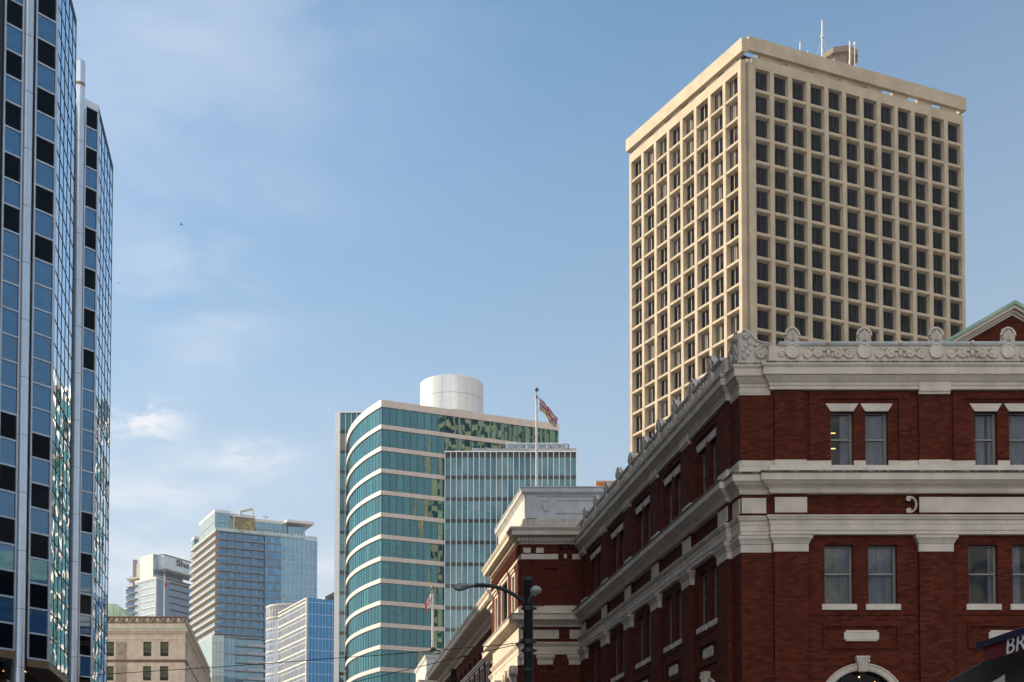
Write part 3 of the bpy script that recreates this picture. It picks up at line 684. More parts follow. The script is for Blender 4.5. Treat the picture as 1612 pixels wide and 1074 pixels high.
def palmette_mesh():
    mb = MB()
    # rounded shell with a moulded rim; flashing covers the curved back
    n = 14; rim = []
    for i in range(n + 1):
        a = math.pi * i / n; rim.append((-.28 * math.cos(a) * (1 - .06 * math.sin(a)), .26 + .30 * math.sin(a)))
    poly = [(-.30, .0)] + rim + [(.30, .0)]
    mb.extr(LF, poly, -.12, -.05)
    for k in range(7):                                   # petals
        a = R(90 + (k - 3) * 27); ln = .40 if k == 3 else .36 - .03 * abs(k - 3)
        p0 = (0, .08); pts = []
        for t in (0, .35, .7, 1.):
            bend = R(14) * (k - 3) / 3 * t
            pts.append(LF(p0[0] + ln * t * math.cos(a - bend), p0[1] + ln * t * math.sin(a - bend), .0 + .07 * t))
        mb.tube(pts, [.026, .042, .066, .028], 7)
    for sg in (-1, 1): spiral(LF, sg * .17, .06, .075, .03, 1.2, sg, math.pi / 2, .028, mb)
    pts = [LF(x, z, .0) for x, z in rim]; mb.tube(pts, .05, 6)
    # medallion below
    m = 28
    mb.extr(LF, [(.30 * math.cos(2 * math.pi * i / m), -.37 + .30 * math.sin(2 * math.pi * i / m)) for i in range(m)], -.12, .04)
    mb.tube([LF(.27 * math.cos(2 * math.pi * i / m), -.37 + .27 * math.sin(2 * math.pi * i / m), .045) for i in range(m + 1)], .03, 6)
    # back: curved lead-covered scroll
    bk = []
    for i in range(9):
        t = i / 8 * math.pi / 2; bk.append((-.10 - .62 * i / 8, .57 - .54 * (i / 8) ** .9))
    for i in range(8):
        (o0, z0), (o1, z1) = bk[i], bk[i + 1]; w0 = .24 - .19 * i / 8; w1 = .24 - .19 * (i + 1) / 8
        mb.face([LF(-w0, z0, o0), LF(w0, z0, o0), LF(w1, z1, o1), LF(-w1, z1, o1)], 1, smooth=True)
        mb.face([LF(-w0, z0, o0), LF(-w1, z1, o1), LF(-w1, 0, o1), LF(-w0, 0, o0)], 1); mb.face([LF(w0, z0, o0), LF(w1, z1, o1), LF(w1, 0, o1), LF(w0, 0, o0)], 1)
    return local_mesh(mb, 'palmette', ['stone', 'lead'])
PM = palmette_mesh()
fp = [11.14 + 2.862 * i for i in range(11)]; sp_ = [2.97 + 2.79 * i for i in range(10)]
for x in fp: inst('palmette', PM, station, Ff, x, 22.67, .30)
for x in sp_: inst('palmette', PM, station, Fs, x, 22.67, .30)
mb = MB()
for x in fp[:-1]: frieze_bay(mb, Ff, x + 1.43, 1.1, .29)
spiral(Ff, 10.72, 22.2, .14, .26, 1.5, 1, 0, .045, mb)
mb.build('scroll_frieze', ['stone'], station)
mb = MB()
for x in sp_[:-1]: frieze_bay(mb, Fs, x + 1.395, 1.1, .29)
mb.build('scroll_frieze', ['stone'], station)
# corner piece: a big volute falling away along both walls
cm = MB()
for F, x0, o in ((Ff, 9.08, .06), (Fs, .0, .06)):
    top = [(0, 23.05), (.12, 23.2), (.26, 23.22), (.40, 23.14), (.52, 22.98), (.66, 22.82), (.85, 22.73), (1.1, 22.70), (1.22, 22.62)]
    poly = [(x0, 21.98)] + [(x0 + a, z) for a, z in top] + [(x0 + 1.25, 21.98)]
    cm.extr(F, poly, -.3, o + .02)
    cm.tube([F(x0 + a, z, o + .03) for a, z in top[1:]], .05, 6)
    spiral(F, x0 + .24, 23.02, .15, o + .04, 1.7, -1, math.pi / 2, .045, cm)
    spiral(F, x0 + .86, 22.28, .22, o + .05, 1.6, 1, math.pi / 2, .055, cm)
    for k in range(10):
        cm.sphere(F(x0 + .15 + .07 * (k % 5), 22.12 + .15 * (k // 2), o + .03), .06, .05, .11, seg=7, rings=5)
    for k in range(6): cm.sphere(F(x0 + .6 + .1 * k, 22.62 - .05 * (k % 2), o + .04), .06, .06, .06, seg=7, rings=5)
cm.build('corner_volute', ['stone_dirty'], station)
# roof deck, party walls
mb = MB(); mb.prism([(9.4, 56.3), (XR, 56.3), (XR, 95), S2(SE, -.3)], 21.3, 21.5); mb.build('roof', ['roofing'], station)
mb = MB(); mb.prism([(XR, 56), (XR + .3, 56), (XR + .3, 130), (XR, 130)], 0, 21.4); mb.build('party_wall', ['brick'], station)

# --- gable over the middle block, green copper roof
YG = 66.0
pk = at(1592, 479, YG); ev = at(1484, 541, YG); sl = (pk.z - ev.z) / (pk.x - ev.x)
Fg = Fr((0, YG), (1, 0), 1); hw = 13.0; zb = pk.z - sl * hw
mb = MB(); mb.extr(Fg, [(pk.x - hw, zb - .58), (pk.x + hw, zb - .58), (pk.x, pk.z - .58)], -14, 0); mb.box(Fg, pk.x - hw + .6, pk.x + hw - .6, 15, zb - .58, -14, -.02)
mb.build('gable', ['brick'], station)
mb = MB()
for sg in (-1, 1):
    def Q(x, dz): return (pk.x + sg * x, pk.z - sl * x + dz)
    for dz0, dz1, o0, o1 in ((-.56, -.46, -.05, .10), (-.459, -.34, -.05, .22), (-.339, -.17, -.05, .42)):
        mb.extr(Fg, [Q(0, dz0), Q(hw + .6, dz0), Q(hw + .6, dz1), Q(0, dz1)], o0, o1)
mb.build('raking_cornice', ['stone'], station)
mb = MB()
for sg in (-1, 1):
    def Q(x, dz): return (pk.x + sg * x, pk.z - sl * x + dz)
    mb.extr(Fg, [Q(0, -.168), Q(hw + .9, -.168), Q(hw + .9, .0), Q(0, .0)], -14.5, .52)
mb.build('copper_roof', ['copper'], station)

# --- middle pavilion, standing forward of the wing
B0 = Vector((.54, 85.72)); Fp = Fr(B0, ST, -1); Fq = Fr(B0, (1, 0), 1)
PL = 11.4; LK = 15.3
def P2(s, o=0.): q = Fp(s, 0, o); return (q[0], q[1])
pav = [(4.6, 85.72), P2(0), P2(PL), P2(PL, -.5)]
pav_long = [(4.6, 85.72), P2(0), P2(PL), P2(PL, -.45), P2(LK, -.45), P2(LK, -1.8)]
wb = MB()
ph = [(4.3, 6.7, 17.75, 20.25), (1.5, 2.4, 17.75, 19.9), (8.6, 9.5, 17.75, 19.9), (1.2, 2.5, 6, 13.4), (4.2, 6.8, 6, 13.4), (8.5, 9.8, 6, 13.4)]
wb.wall(Fq, 0, 4.3, 0, 21.5); wb.wall(Fp, 0, PL, 0, 21.5, ph, .3); wb.wall(Fp, PL, LK, 0, 20.0, [(12.6, 13.6, 17.75, 19.3)], .3, o=-.45)
wb.face([Fp(PL, 0, 0), Fp(PL, 0, -.45), Fp(PL, 21.5, -.45), Fp(PL, 21.5, 0)]); wb.face([Fp(LK, 0, -.45), Fp(LK, 0, -2.2), Fp(LK, 20, -2.2), Fp(LK, 20, -.45)])
wb.build('brick_wall', ['brick'], station, normals=False)
mb = MB()
mb.box(Fq, .0, .65, 17.7, 21.46, 0, .1); mb.box(Fq, .78, 1.42, 17.7, 21.46, 0, .1); mb.box(Fq, 1.42, 2.25, 20.0, 21.46, 0, .1); mb.box(Fq, 3.3, 3.78, 17.7, 21.46, 0, .1)
for x in (2.42, 2.95):                       # little arched recess heads
    mb.extr(Fq, [(x - .1, 21.46), (x - .1, 20.75)] + [(x - .1 + .16 * (1 - math.cos(math.pi * i / 8)) + .0, 20.75 + .24 * math.sin(math.pi * i / 8)) for i in range(9)][0:0] + [(x + .06, 20.75), (x + .06, 21.46)], 0, .1)
mb.box(Fq, 2.25, 3.3, 21.15, 21.46, 0, .1)
mb.box(Fq, 1.0, 1.55, 0, 14.1, 0, .18); mb.box(Fq, 2.95, 3.6, 0, 14.1, 0, .18); mb.box(Fq, .0, .5, 0, 14.1, 0, .18)
for a, b in ((0, 1.3), (2.6, 4.1), (7.0, 8.4), (9.8, 11.3)): mb.box(Fp, a, b, 17.75, 21.46, 0, .10); mb.box(Fp, a, b, 0, 14.1, 0, .16)
mb.build('brick_pilasters', ['brick'], station)
cornice('pavilion_cornice', pav, [(-.2, 21.47), (.1, 21.47), (.12, 21.56), (.16, 21.60), (.24, 21.86), (.34, 21.9), (.62, 21.93), (.62, 22.2), (.66, 22.22), (.74, 22.36), (.74, 22.41), (-.2, 22.50)])
mb = MB()
def dentils(F, a, b, z0, z1, o0, o1, pitch, wd):
    n = int((b - a) / pitch)
    for i in range(n): mb.box(F, a + i * pitch, a + i * pitch + wd, z0, z1, o0, o1)
dentils(Fq, -.2, 3.6, 21.62, 21.84, .1, .30, .25, .14); dentils(Fp, .0, PL, 21.62, 21.84, .1, .30, .25, .14)
tag(mb.build('dentils', ['stone'], station), kind='stuff')
cornice('link_cornice', [P2(PL + .02, -.45), P2(LK, -.45), P2(LK, -1.8)], [(-.2, 20.0), (.06, 20.0), (.08, 20.15), (.22, 20.3), (.3, 20.32), (.3, 20.5), (-.2, 20.6)])
attic = [(12.5, 86.1), P2(.35, -.35), P2(PL - .3, -.35), P2(PL - .3, -6)]
cornice('attic_base', attic, [(-.4, 22.42), (.28, 22.44), (.26, 22.8), (.20, 22.82), (.18, 23.08), (.10, 23.14), (-.4, 23.14)], 'stone_dirty')
cornice('attic_wall', attic, [(-.4, 23.14), (.06, 23.14), (.06, 24.52), (-.4, 24.52)], 'stone_grey')
cornice('attic_cornice', attic, [(-.4, 24.52), (.10, 24.52), (.10, 24.58), (.14, 24.62), (.22, 24.72), (.26, 24.74), (.26, 24.98), (.31, 25.02), (.31, 25.07), (-.4, 25.15)], 'stone_grey')
Fa = Fr((.54 + .0, 86.1), (1, 0), 1)
mb = MB()
mb.box(Fa, .33, .95, 23.14, 24.52, .06, .16)
for a, b, c, d in ((2.15, 9, 24.25, 24.29), (2.15, 9, 23.46, 23.50), (2.15, 2.19, 23.50, 24.25)): mb.box(Fa, a, b, c, d, .06, .085)
sh_ = [(1.36, 24.18), (1.52, 24.14), (1.68, 24.18), (1.70, 23.9), (1.62, 23.7), (1.52, 23.58), (1.42, 23.7), (1.34, 23.9)]
mb.extr(Fa, sh_, .06, .10); mb.box(Fa, 1.3, 1.74, 24.24, 24.27, .06, .085)
mb.tube([Fa(x, z, .1) for x, z in sh_ + sh_[:1]], .018, 5)
mb.build('attic_panel', ['stone_grey'], station)
mb = MB(); mb.prism([(12.5, 86.4), P2(.6, -.6), P2(PL - .5, -.6), (10.5, 99.5)], 24.6, 24.8); mb.build('attic_roof', ['roofing'], station)
mb = MB(); mb.prism([(4.4, 86.2), P2(.3, -.3), P2(LK - .2, -.8), (6, 103)], 20.0, 20.3); mb.build('roof', ['roofing'], station)
# white string, tablets and mouldings of the pavilion
for F, a, b, z0, z1, o0, o1 in [(Fq, .14, .6, 20.94, 21.24, .08, .13), (Fq, .92, 1.38, 20.94, 21.24, .08, .13), (Fq, .0, .70, 20.54, 20.86, .02, .14), (Fq, .702, 2.26, 20.54, 20.86, .02, .13), (Fq, 2.62, 2.78, 20.6, 20.86, .02, .13), (Fq, 3.12, 3.75, 20.54, 20.86, .02, .12),
        (Fq, .0, .12, 15.7, 16.24, .0, .06), (Fq, .70, 2.30, 15.7, 16.24, 0, .06), (Fq, 2.95, 3.8, 15.7, 16.24, 0, .06), (Fp, 0, 4.2, 20.54, 20.80, .02, .13), (Fp, 6.8, PL, 20.54, 20.80, .02, .13)]:
    mb = MB(); mb.box(F, a, b, z0, z1, o0, o1); mb.build('white_tablet', ['stone'], station)
cornice('pavilion_ledge', pav_long, [(-.2, 16.42), (.06, 16.42), (.10, 16.55), (.3, 16.68), (.55, 16.78), (.60, 16.79), (.60, 17.10), (.66, 17.14), (.66, 17.18), (.2, 17.26), (.1, 17.28), (.06, 17.72), (-.2, 17.74)])
cornice('pavilion_entablature', pav_long, [(-.2, 14.75), (.04, 14.75), (.04, 14.95), (.07, 14.97), (.07, 15.2), (.16, 15.32), (.22, 15.42), (.22, 15.48), (-.2, 15.5)])
for a, b in ((.0, .52), (1.0, 1.55 + .4), (2.9, 3.65)):
    mb = MB(); mb.sweep([Fq(a, 0, 0)[:2], Fq(a, 0, .2)[:2], Fq(b, 0, .2)[:2], Fq(b, 0, 0)[:2]], [(-.15, 14.1), (0, 14.1), (0, 14.4), (.05, 14.45), (.1, 14.58), (.1, 14.68), (.14, 14.745), (-.15, 14.746)], 0, 1); mb.build('capital', ['stone'], station)
# street face of the pavilion: corbel table, framed windows, frieze, Ionic columns
mb = MB()
for i in range(26):
    s0 = .15 + i * .43
    if s0 > PL - .3: break
    mb.box(Fp, s0, s0 + .2, 20.82, 21.45, .1, .2); mb.sphere(Fp(s0 + .1, 20.8, .12), .12, .1, .12, seg=8, rings=5)
mb.build('corbel_table', ['brick'], station)
mb = MB()
for a, b, z0, z1 in ((4.3, 6.7, 17.75, 20.25), (1.5, 2.4, 17.75, 19.9), (8.6, 9.5, 17.75, 19.9)):
    mb.box(Fp, a - .22, a, z0, z1 + .22, -.1, .16); mb.box(Fp, b, b + .22, z0, z1 + .22, -.1, .16); mb.box(Fp, a, b, z1, z1 + .22, -.1, .16); mb.box(Fp, a - .3, b + .3, z1 + .22, z1 + .36, -.05, .24)
    mb.box(Fp, (a + b) / 2 - .05, (a + b) / 2 + .05, z0, z1, -.25, -.12)
mb.box(Fp, 0, PL, 15.5, 16.42, -.02, .05)
mb.build('window_surrounds', ['stone'], station)
mb = MB()
for a, b, z0, z1 in ph + [(12.6, 13.6, 17.75, 19.3)]:
    o = -.28 if a < PL else -.7
    mb.face([Fp(a, z0, o), Fp(b, z0, o), Fp(b, z1, o), Fp(a, z1, o)])
mb.build('pavilion_glazing', ['panel_dark'], station, normals=False)
def ionic(s):
    mb = MB(); c = Fp(s, 0, .10)
    mb.lathe(c, [(.62, 0), (.62, .5), (.5, .6), (.48, 4), (.42, 13.3), (.46, 13.35), (.46, 13.5)], 20)
    for k in (-1, 1):
        for o in (.2, .5): spiral(Fp, s + k * .42, 13.72, .26, o, 1.7, -k, math.pi / 2, .07, mb)
        mb.tube([Fp(s + k * .42, 13.72, .0), Fp(s + k * .42, 13.72, .52)], .2, 10)
    mb.box(Fp, s - .6, s + .6, 13.9, 14.1, .0, .58); return mb.build('column', ['stone'], station)
for s in (.9, 3.3, 7.7, 10.3): ionic(s)
mb = MB(); mb.box(Fp, .05, PL - .2, 14.1, 14.745, -.05, .12); mb.build('column_beam', ['stone'], station)

# --- the far wing, wide eaves over a shaded wall of tall white-framed windows
Fw = Fr(Vector(P2(LK, -1.8)), ST, -1); WL = 44.0
def W2(s, o=0.): q = Fw(s, 0, o); return (q[0], q[1])
wh = []
for i in range(14):
    c = 1.6 + i * 3.1
    if c + 1 < WL: wh.append((c - .62, c + .62, 13.0, 18.0))
wb = MB(); wb.wall(Fw, 0, WL, 0, 21.0, wh, .3); wb.build('brick_wall', ['brick'], station, normals=False)
cornice('eaves', [W2(0), W2(WL)], [(-.2, 20.6), (.1, 20.6), (.14, 20.75), (.5, 20.86), (.6, 20.98), (1.5, 21.05), (1.5, 21.12), (1.58, 21.14), (1.58, 21.42), (1.66, 21.5), (1.72, 21.62), (1.72, 21.68), (-.2, 21.76)])
cornice('eaves_parapet', [W2(0, .2), W2(WL, .2)], [(-.25, 21.7), (.7, 21.72), (.7, 22.4), (.78, 22.45), (.78, 22.55), (-.25, 22.57)])
cornice('string_course', [W2(0), W2(WL)], [(-.1, 18.35), (.12, 18.35), (.16, 18.45), (.28, 18.52), (.28, 18.66), (-.1, 18.7)])
mb = MB()
for a, b, z0, z1 in wh:
    mb.box(Fw, a - .18, a, z0, z1, -.1, .1); mb.box(Fw, b, b + .18, z0, z1, -.1, .1); mb.box(Fw, a - .18, b + .18, z1, z1 + .2, -.1, .14)
    mb.box(Fw, a, b, 15.6, 15.75, -.25, -.1); mb.box(Fw, (a + b) / 2 - .04, (a + b) / 2 + .04, z0, z1, -.25, -.12)
mb.build('window_surrounds', ['stone'], station)
mb = MB()
for a, b, z0, z1 in wh:
    c = (a + b) / 2; mb.box(Fw, c + 1.2, c + 1.6, 18.7, 19.5, 0, .22); mb.box(Fw, c + 1.1, c + 1.7, 0, 18.34, 0, .15)
mb.build('brick_pilasters', ['brick'], station)
mb = MB()
for a, b, z0, z1 in wh: mb.face([Fw(a, z0, -.28), Fw(b, z0, -.28), Fw(b, z1, -.28), Fw(a, z1, -.28)])
mb.build('wing_glazing', ['panel_dark'], station, normals=False)
for i in range(12): inst('palmette', PM, station, Fw, 1.5 + i * 2.79, 22.1, 1.0)
mb = MB(); mb.prism([W2(0, -.2), W2(WL, -.2), W2(WL, -12), W2(0, -12)], 21.2, 21.5); mb.build('roof', ['roofing'], station)
# the end block with its own attic
e0 = at(672, 1060, 150); EB = Vector((e0.x, 150.0)); Fe = Fr(EB, ST, -1)
def E2(s, o=0.): q = Fe(s, 0, o); return (q[0], q[1])
ep = [(EB.x + 6, 150.0), E2(0), E2(12), E2(12, -6)]
mb = MB(); mb.prism([(EB.x + 7, 150.2), E2(.1, -.1), E2(11.9, -.1), (EB.x + 5, 162)], 0, 21.0); mb.build('brick_wall', ['brick'], station)
mb = MB(); mb.prism([(EB.x + 7, 150.3), E2(.3, -.3), E2(11.8, -.3), (EB.x + 5, 162)], 21.0, 23.9); mb.build('attic_wall', ['stone_grey'], station)
cornice('attic_cornice', ep, [(-.4, 24.0), (.06, 24.0), (.2, 24.2), (.22, 24.45), (.28, 24.5), (-.4, 24.6)], 'stone_grey')
cornice('attic_base', ep, [(-.4, 21.8), (.25, 21.82), (.22, 22.2), (.12, 22.3), (.06, 22.32), (.06, 23.999), (-.4, 23.999)], 'stone_grey')
cornice('pavilion_cornice', ep, [(-.3, 20.6), (.1, 20.7), (.4, 21.1), (.9, 21.2), (.9, 21.5), (1.0, 21.7), (-.3, 21.79)])
mb = MB()
Ft = Fr((EB.x, 150.0), (1, 0), 1)
for x in (1.2, .5): mb.lathe((EB.x + x, 149.9), [(.0, 22.8), (.22, 22.8), (.25, 23.1), (.12, 23.4), (0, 23.5)], 10)
mb.build('attic_ornament', ['stone_grey'], station)
mb = MB(); mb.prism([(EB.x + 6.5, 150.4), E2(.3, -.4), E2(11.6, -.4), (EB.x + 5, 161)], 24.3, 24.45); mb.build('attic_roof', ['roofing'], station)

# ================================================================== tan concrete tower
GL = (-.4446, .8957); GR = (.9114, .4115)
gc = Vector((38.6, 230.0))
tower = thing('concrete_tower', (38.6, 230, 0), 'tall tan concrete office tower with a deep square window grid and open roof band', 'tower')
Gl = Fr(gc, GL, -1); Gr = Fr(gc, GR, 1)
def gp(a, b): q = gc + Gl.d * a + Gr.d * b; return (q.x, q.y)      # a back along the left face, b along the right face
NL, NR = 37.04, 46.19
cl = [(2.16 + 4.366 * i, 5.74 + 4.366 * i) for i in range(8)]; cr = [(2.0 + 3.70 * i, 4.88 + 3.70 * i) for i in range(12)]
ZT, FH, NROW = 134.8, 4.03, 17
zlow = ZT - FH * NROW
mb = MB()
for F, cells, end in ((Gl, cl, NL), (Gr, cr, NR)):
    mb.box(F, 1.3, end, ZT, 136.55, -1.1, 0)
    ed = [1.3] + [x for c in cells for x in c] + [end]
    for i in range(0, len(ed), 2): mb.box(F, ed[i], ed[i + 1], 0, ZT - .002, -1.1, -.002 if i else 0)
    mb.box(F, 1.35, end - .05, 0, zlow, -1.1, -.25)
    for a, b in cells:
        for r in range(NROW):
            z = ZT - FH * (r + 1) + .63
            P = [(-1.05, z + .26), (-.16, z - .02), (-.05, z - .16), (-.05, z - .46), (-.14, z - .56), (-1.05, z - .70)]
            va = [F(a, zz, o) for o, zz in P]; vb = [F(b, zz, o) for o, zz in P]
            mb.mesh(va + vb, [(i, i + 1, i + 7, i + 6) for i in range(5)])
mb.build('concrete_frame', ['concrete'], tower)
mb = MB(); mb.prism([gp(1.3, 1.3), gp(NL, 1.12), gp(NL, NR), gp(1.12, NR)], 0, 136.3); mb.build('core_wall', ['concrete'], tower)
# ring beam over an open gap, on short supports
def ring(name, a0, b0, z0, z1, th):
    for F, s0, s1 in ((Gl, .5, NL + .7), (Gr, .55, NR + .55)):
        mb = MB(); mb.box(F, s0, s1, z0, z1, -th, .32); mb.build(name, ['concrete'], tower)
    mb = MB()
    q = Fr(gp(NL + .35, -.3), GR, 1); mb.box(q, .7, NR + .3, z0, z1, -.3, .3)
    q = Fr(gp(-.3, NR + .25), GL, -1); mb.box(q, .8, NL + .3, z0, z1, -.3, .28); mb.build(name, ['concrete'], tower)
ring('ring_beam', 0, 0, 137.42, 139.75, .55)
mb = MB()
for F, end in ((Gl, NL), (Gr, NR)):
    s = 3.2
    while s < end - 2: mb.box(F, s, s + 3.3, 136.3, 137.42, -.9, -.35); s += 5.5
for k in range(7): q = Fr(gp(NL - .6, 0), GR, 1); mb.box(q, 4 + 6 * k, 6.4 + 6 * k, 136.3, 137.42, -.3, .3)
for k in range(5): q = Fr(gp(0, NR - .6), GL, -1); mb.box(q, 4 + 6.5 * k, 6.5 + 6.5 * k, 136.3, 137.42, -.3, .3)
mb.box(Gl, 3.0, NL - 1.5, 136.3, 138.9, -1.9, -1.7); mb.box(Gr, 3.5, 28.5, 136.3, 138.9, -1.9, -1.7)
mb.build('beam_supports', ['concrete'], tower)
mb = MB(); mb.tube([Gl(1.7, 137.3, -.9), Gr(1.7, 136.7, -.7)], .14, 6); mb.box(Gl, 1.2, 1.9, 137.0, 137.3, -1.2, -.6); mb.build('corner_floodlight', ['black_metal'], tower)
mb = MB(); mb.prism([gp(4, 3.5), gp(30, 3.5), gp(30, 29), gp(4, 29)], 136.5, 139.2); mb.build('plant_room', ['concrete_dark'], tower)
# windows: two tinted panes and a mullion each
def gwin(wd):
    mb = MB(); h = 3.12; z = .14
    mb.face([LF(-wd / 2, z, 0), LF(wd / 2, z, 0), LF(wd / 2, z + h + .5, 0), LF(-wd / 2, z + h + .5, 0)], 0)
    mb.box(LF, -.05, .05, z, z + h + .4, .0, .10, 1); mb.box(LF, -wd / 2, -wd / 2 + .1, z, z + h + .4, 0, .08, 2); mb.box(LF, wd / 2 - .42, wd / 2, z, z + h + .4, 0, .03, 2)
    return mb
gl_cache = {}
def place_win(F, c, r, lit):
    wd = c[1] - c[0]; k = (round(wd, 2), lit)
    if k not in gl_cache: gl_cache[k] = local_mesh(gwin(wd), 'window', ['gran_glass', 'bronze' if lit else 'bronze_dark', 'bronze_dark'])  # sunlit and shaded faces get separate mullion colours
    return inst('window', gl_cache[k], tower, F, (c[0] + c[1]) / 2, ZT - FH * (r + 1) + .63, -.98)
for r in range(8):
    for c in cr: place_win(Gr, c, r, False)
for c in cr[:4]: place_win(Gr, c, 8, False)
rest = MB()
def add_win(F, c, r, lit):
    wd = c[1] - c[0]; z = ZT - FH * (r + 1) + .63; m_ = (c[0] + c[1]) / 2
    rest.face([F(c[0], z, -.98), F(c[1], z, -.98), F(c[1], z + 3.7, -.98), F(c[0], z + 3.7, -.98)][::F.side], 0, [(c[0], z), (c[1], z), (c[1], z + 3.7), (c[0], z + 3.7)][::F.side])
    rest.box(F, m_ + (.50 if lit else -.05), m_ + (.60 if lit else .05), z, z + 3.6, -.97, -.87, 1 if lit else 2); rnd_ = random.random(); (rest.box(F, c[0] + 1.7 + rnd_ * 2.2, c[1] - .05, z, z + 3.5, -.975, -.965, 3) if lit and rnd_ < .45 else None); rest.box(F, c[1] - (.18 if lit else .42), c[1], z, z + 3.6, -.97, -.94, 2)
for r in range(NROW):
    for c in cl: add_win(Gl, c, r, True)
for r in range(8, NROW):
    for i, c in enumerate(cr):
        if r > 8 or i >= 4: add_win(Gr, c, r, False)
tag(rest.build('windows', ['gran_glass', 'bronze', 'bronze_dark', 'blind'], tower, normals=False), kind='stuff')
# roof house and masts
pc = at(1323, 95, 254); zt = at(1323, 87.5, 254).z
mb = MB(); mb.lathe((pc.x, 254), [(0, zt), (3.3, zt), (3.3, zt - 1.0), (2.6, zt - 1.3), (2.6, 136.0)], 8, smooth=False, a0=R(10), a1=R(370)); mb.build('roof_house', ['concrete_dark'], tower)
mb = MB(); p0 = at(1342, 84, 250.4); p1 = at(1337, 102, 250.4); mb.tube([p0, p1], .3, 8); mb.box(Fr((p0.x, p0.y), (1, 0)), -.4, .5, p0.z - .3, p0.z + .3, -.3, .3); mb.build('roof_davit', ['bronze_trim'], tower)
mb = MB(); mb.prism([gp(1.5, 1.5), gp(NL - .3, 1.5), gp(NL - .3, NR - .3), gp(1.5, NR - .3)], 136.301, 136.5); mb.build('roof', ['roofing'], tower)
for u, v0, v1, r_ in ((1294.4, 32, 94, .17), (1259.6, 66, 96, .13), (1271.6, 80, 96, .09), (1337.8, 65, 96, .15), (1345.6, 73, 96, .08)):
    a, b = at(u, v0, 246), at(u, v1 + 30, 246); mb = MB(); mb.tube([b, a], [r_, r_ * .8], 6)
    if r_ == .17: mb.tube([at(u, 57, 246), at(u, 59.5, 246)], .3, 8); [mb.tube([at(u, 61, 246), at(u + dx, 96, 246)], .02, 4) for dx in (-12, 17)]
    if r_ == .08: mb.sphere(at(u, 69, 246), .2, .2, .4)
    mb.build('antenna', ['pole_white'], tower)

# ================================================================== blue glass tower on the left
AD = (.6, .8)
K = .88                                        # floors 2.7 m: puts the tower about 75 to 100 m away
def kz(z): return 1.7 + (z - 1.7) * K
glass_tower = thing('glass_tower', (-29.15 * K, 85 * K, 0), 'blue mirror-glass tower with silver round columns and saw-tooth bays', 'tower')
ZB, PH, KP = kz(14.43), 1.53 * K, 29
ZR = ZB + PH * KP
WA0, WA1, WA2, LB1, LB2 = 1.25 * K, 1.47 * K, 1.19 * K, 8.0 * K, 9.3 * K
A0 = Fr((-29.62 * K, 81.0 * K), AD, 1); A1 = Fr((-29.15 * K, 85.0 * K), AD, 1); A2 = Fr((-31.92 * K, 104.0 * K), AD, 1)
b1 = Vector(A1(WA1, 0)[:2]); b2 = Vector(A2(WA2, 0)[:2]); B1 = Fr(b1, ST, 1); B2 = Fr(b2, ST, 1)
b0 = Vector(A0(WA0, 0)[:2]); Bm = Fr(Vector(A0(0, 0)[:2]), ST, 1)
def F2(F, s, o=0.): q = F(s, 0, o); return (q[0], q[1])
body = [F2(Bm, -52, 1.0), F2(Bm, -.1, -.06), F2(A0, .05, -.06), F2(A0, WA0 - .05, -.06), F2(A1, .0, -.9), F2(A1, .02, -.06), F2(A1, (WA1 - .03), -.06), F2(B1, .05, -.06), F2(B1, LB1, -.06), F2(B1, LB1, -1.6), F2(B1, 17.6 * K, -1.6), F2(A2, .02, -.06), F2(A2, WA2 - .03, -.06), F2(B2, LB2, -.06), F2(B2, LB2, -22), F2(Bm, -52, -24)]  # near end is extended unseen towards the camera to shade the street
mb = MB(); mb.prism(body, ZB + .02, ZR - .1); mb.build('tower_body', ['mull_dark'], glass_tower)
mb = MB(); mb.prism([F2(Bm, -51, -1), F2(A0, 0, -2), F2(A1, 0, -2.2), F2(B1, 3, -2.5), F2(B1, 17 * K, -3.5), F2(B2, 7.7, -1.5), F2(B2, 7.9, -20), F2(Bm, -51, -23)], 0, ZB + .1)
mb.build('lobby_wall', ['panel_dark'], glass_tower)
blue_k = {10, 12, 14}
for F, wd in ((A0, WA0), (A1, WA1), (A2, WA2)):
    for k in range(KP):
        if F is A0 and k > 26: continue
        dark = (k % 2 == 0) and k not in blue_k
        mb = MB(); a, b = .10, wd - .10; z0, z1 = ZB + PH * k + .05, ZB + PH * (k + 1) - .05
        P = [F2(F, a), F2(F, b)]; mb.strip(P, z0, z1, 0.0, 0, 1, 0, ZB)
        mb.build('window_panel', ['panel_dark' if dark else 'panel_blue'], glass_tower, normals=False)
    fr = MB()
    for k in range(KP + 1): fr.box(F, .08, wd - .08, ZB + PH * k - .045, ZB + PH * k + .045, -.05, .05)
    for a, b in ((-.02, .08), (wd - .08, wd + .02)): fr.box(F, a, b, ZB - .05, ZR, -.05, .06)
    fr.build('panel_frame', ['silver_line'], glass_tower)
    tr = MB(); tr.box(F, -.02, wd + .05, ZB - .45, ZB - .055, -1.2, .03); tr.build('soffit_trim', ['bronze_trim'], glass_tower)
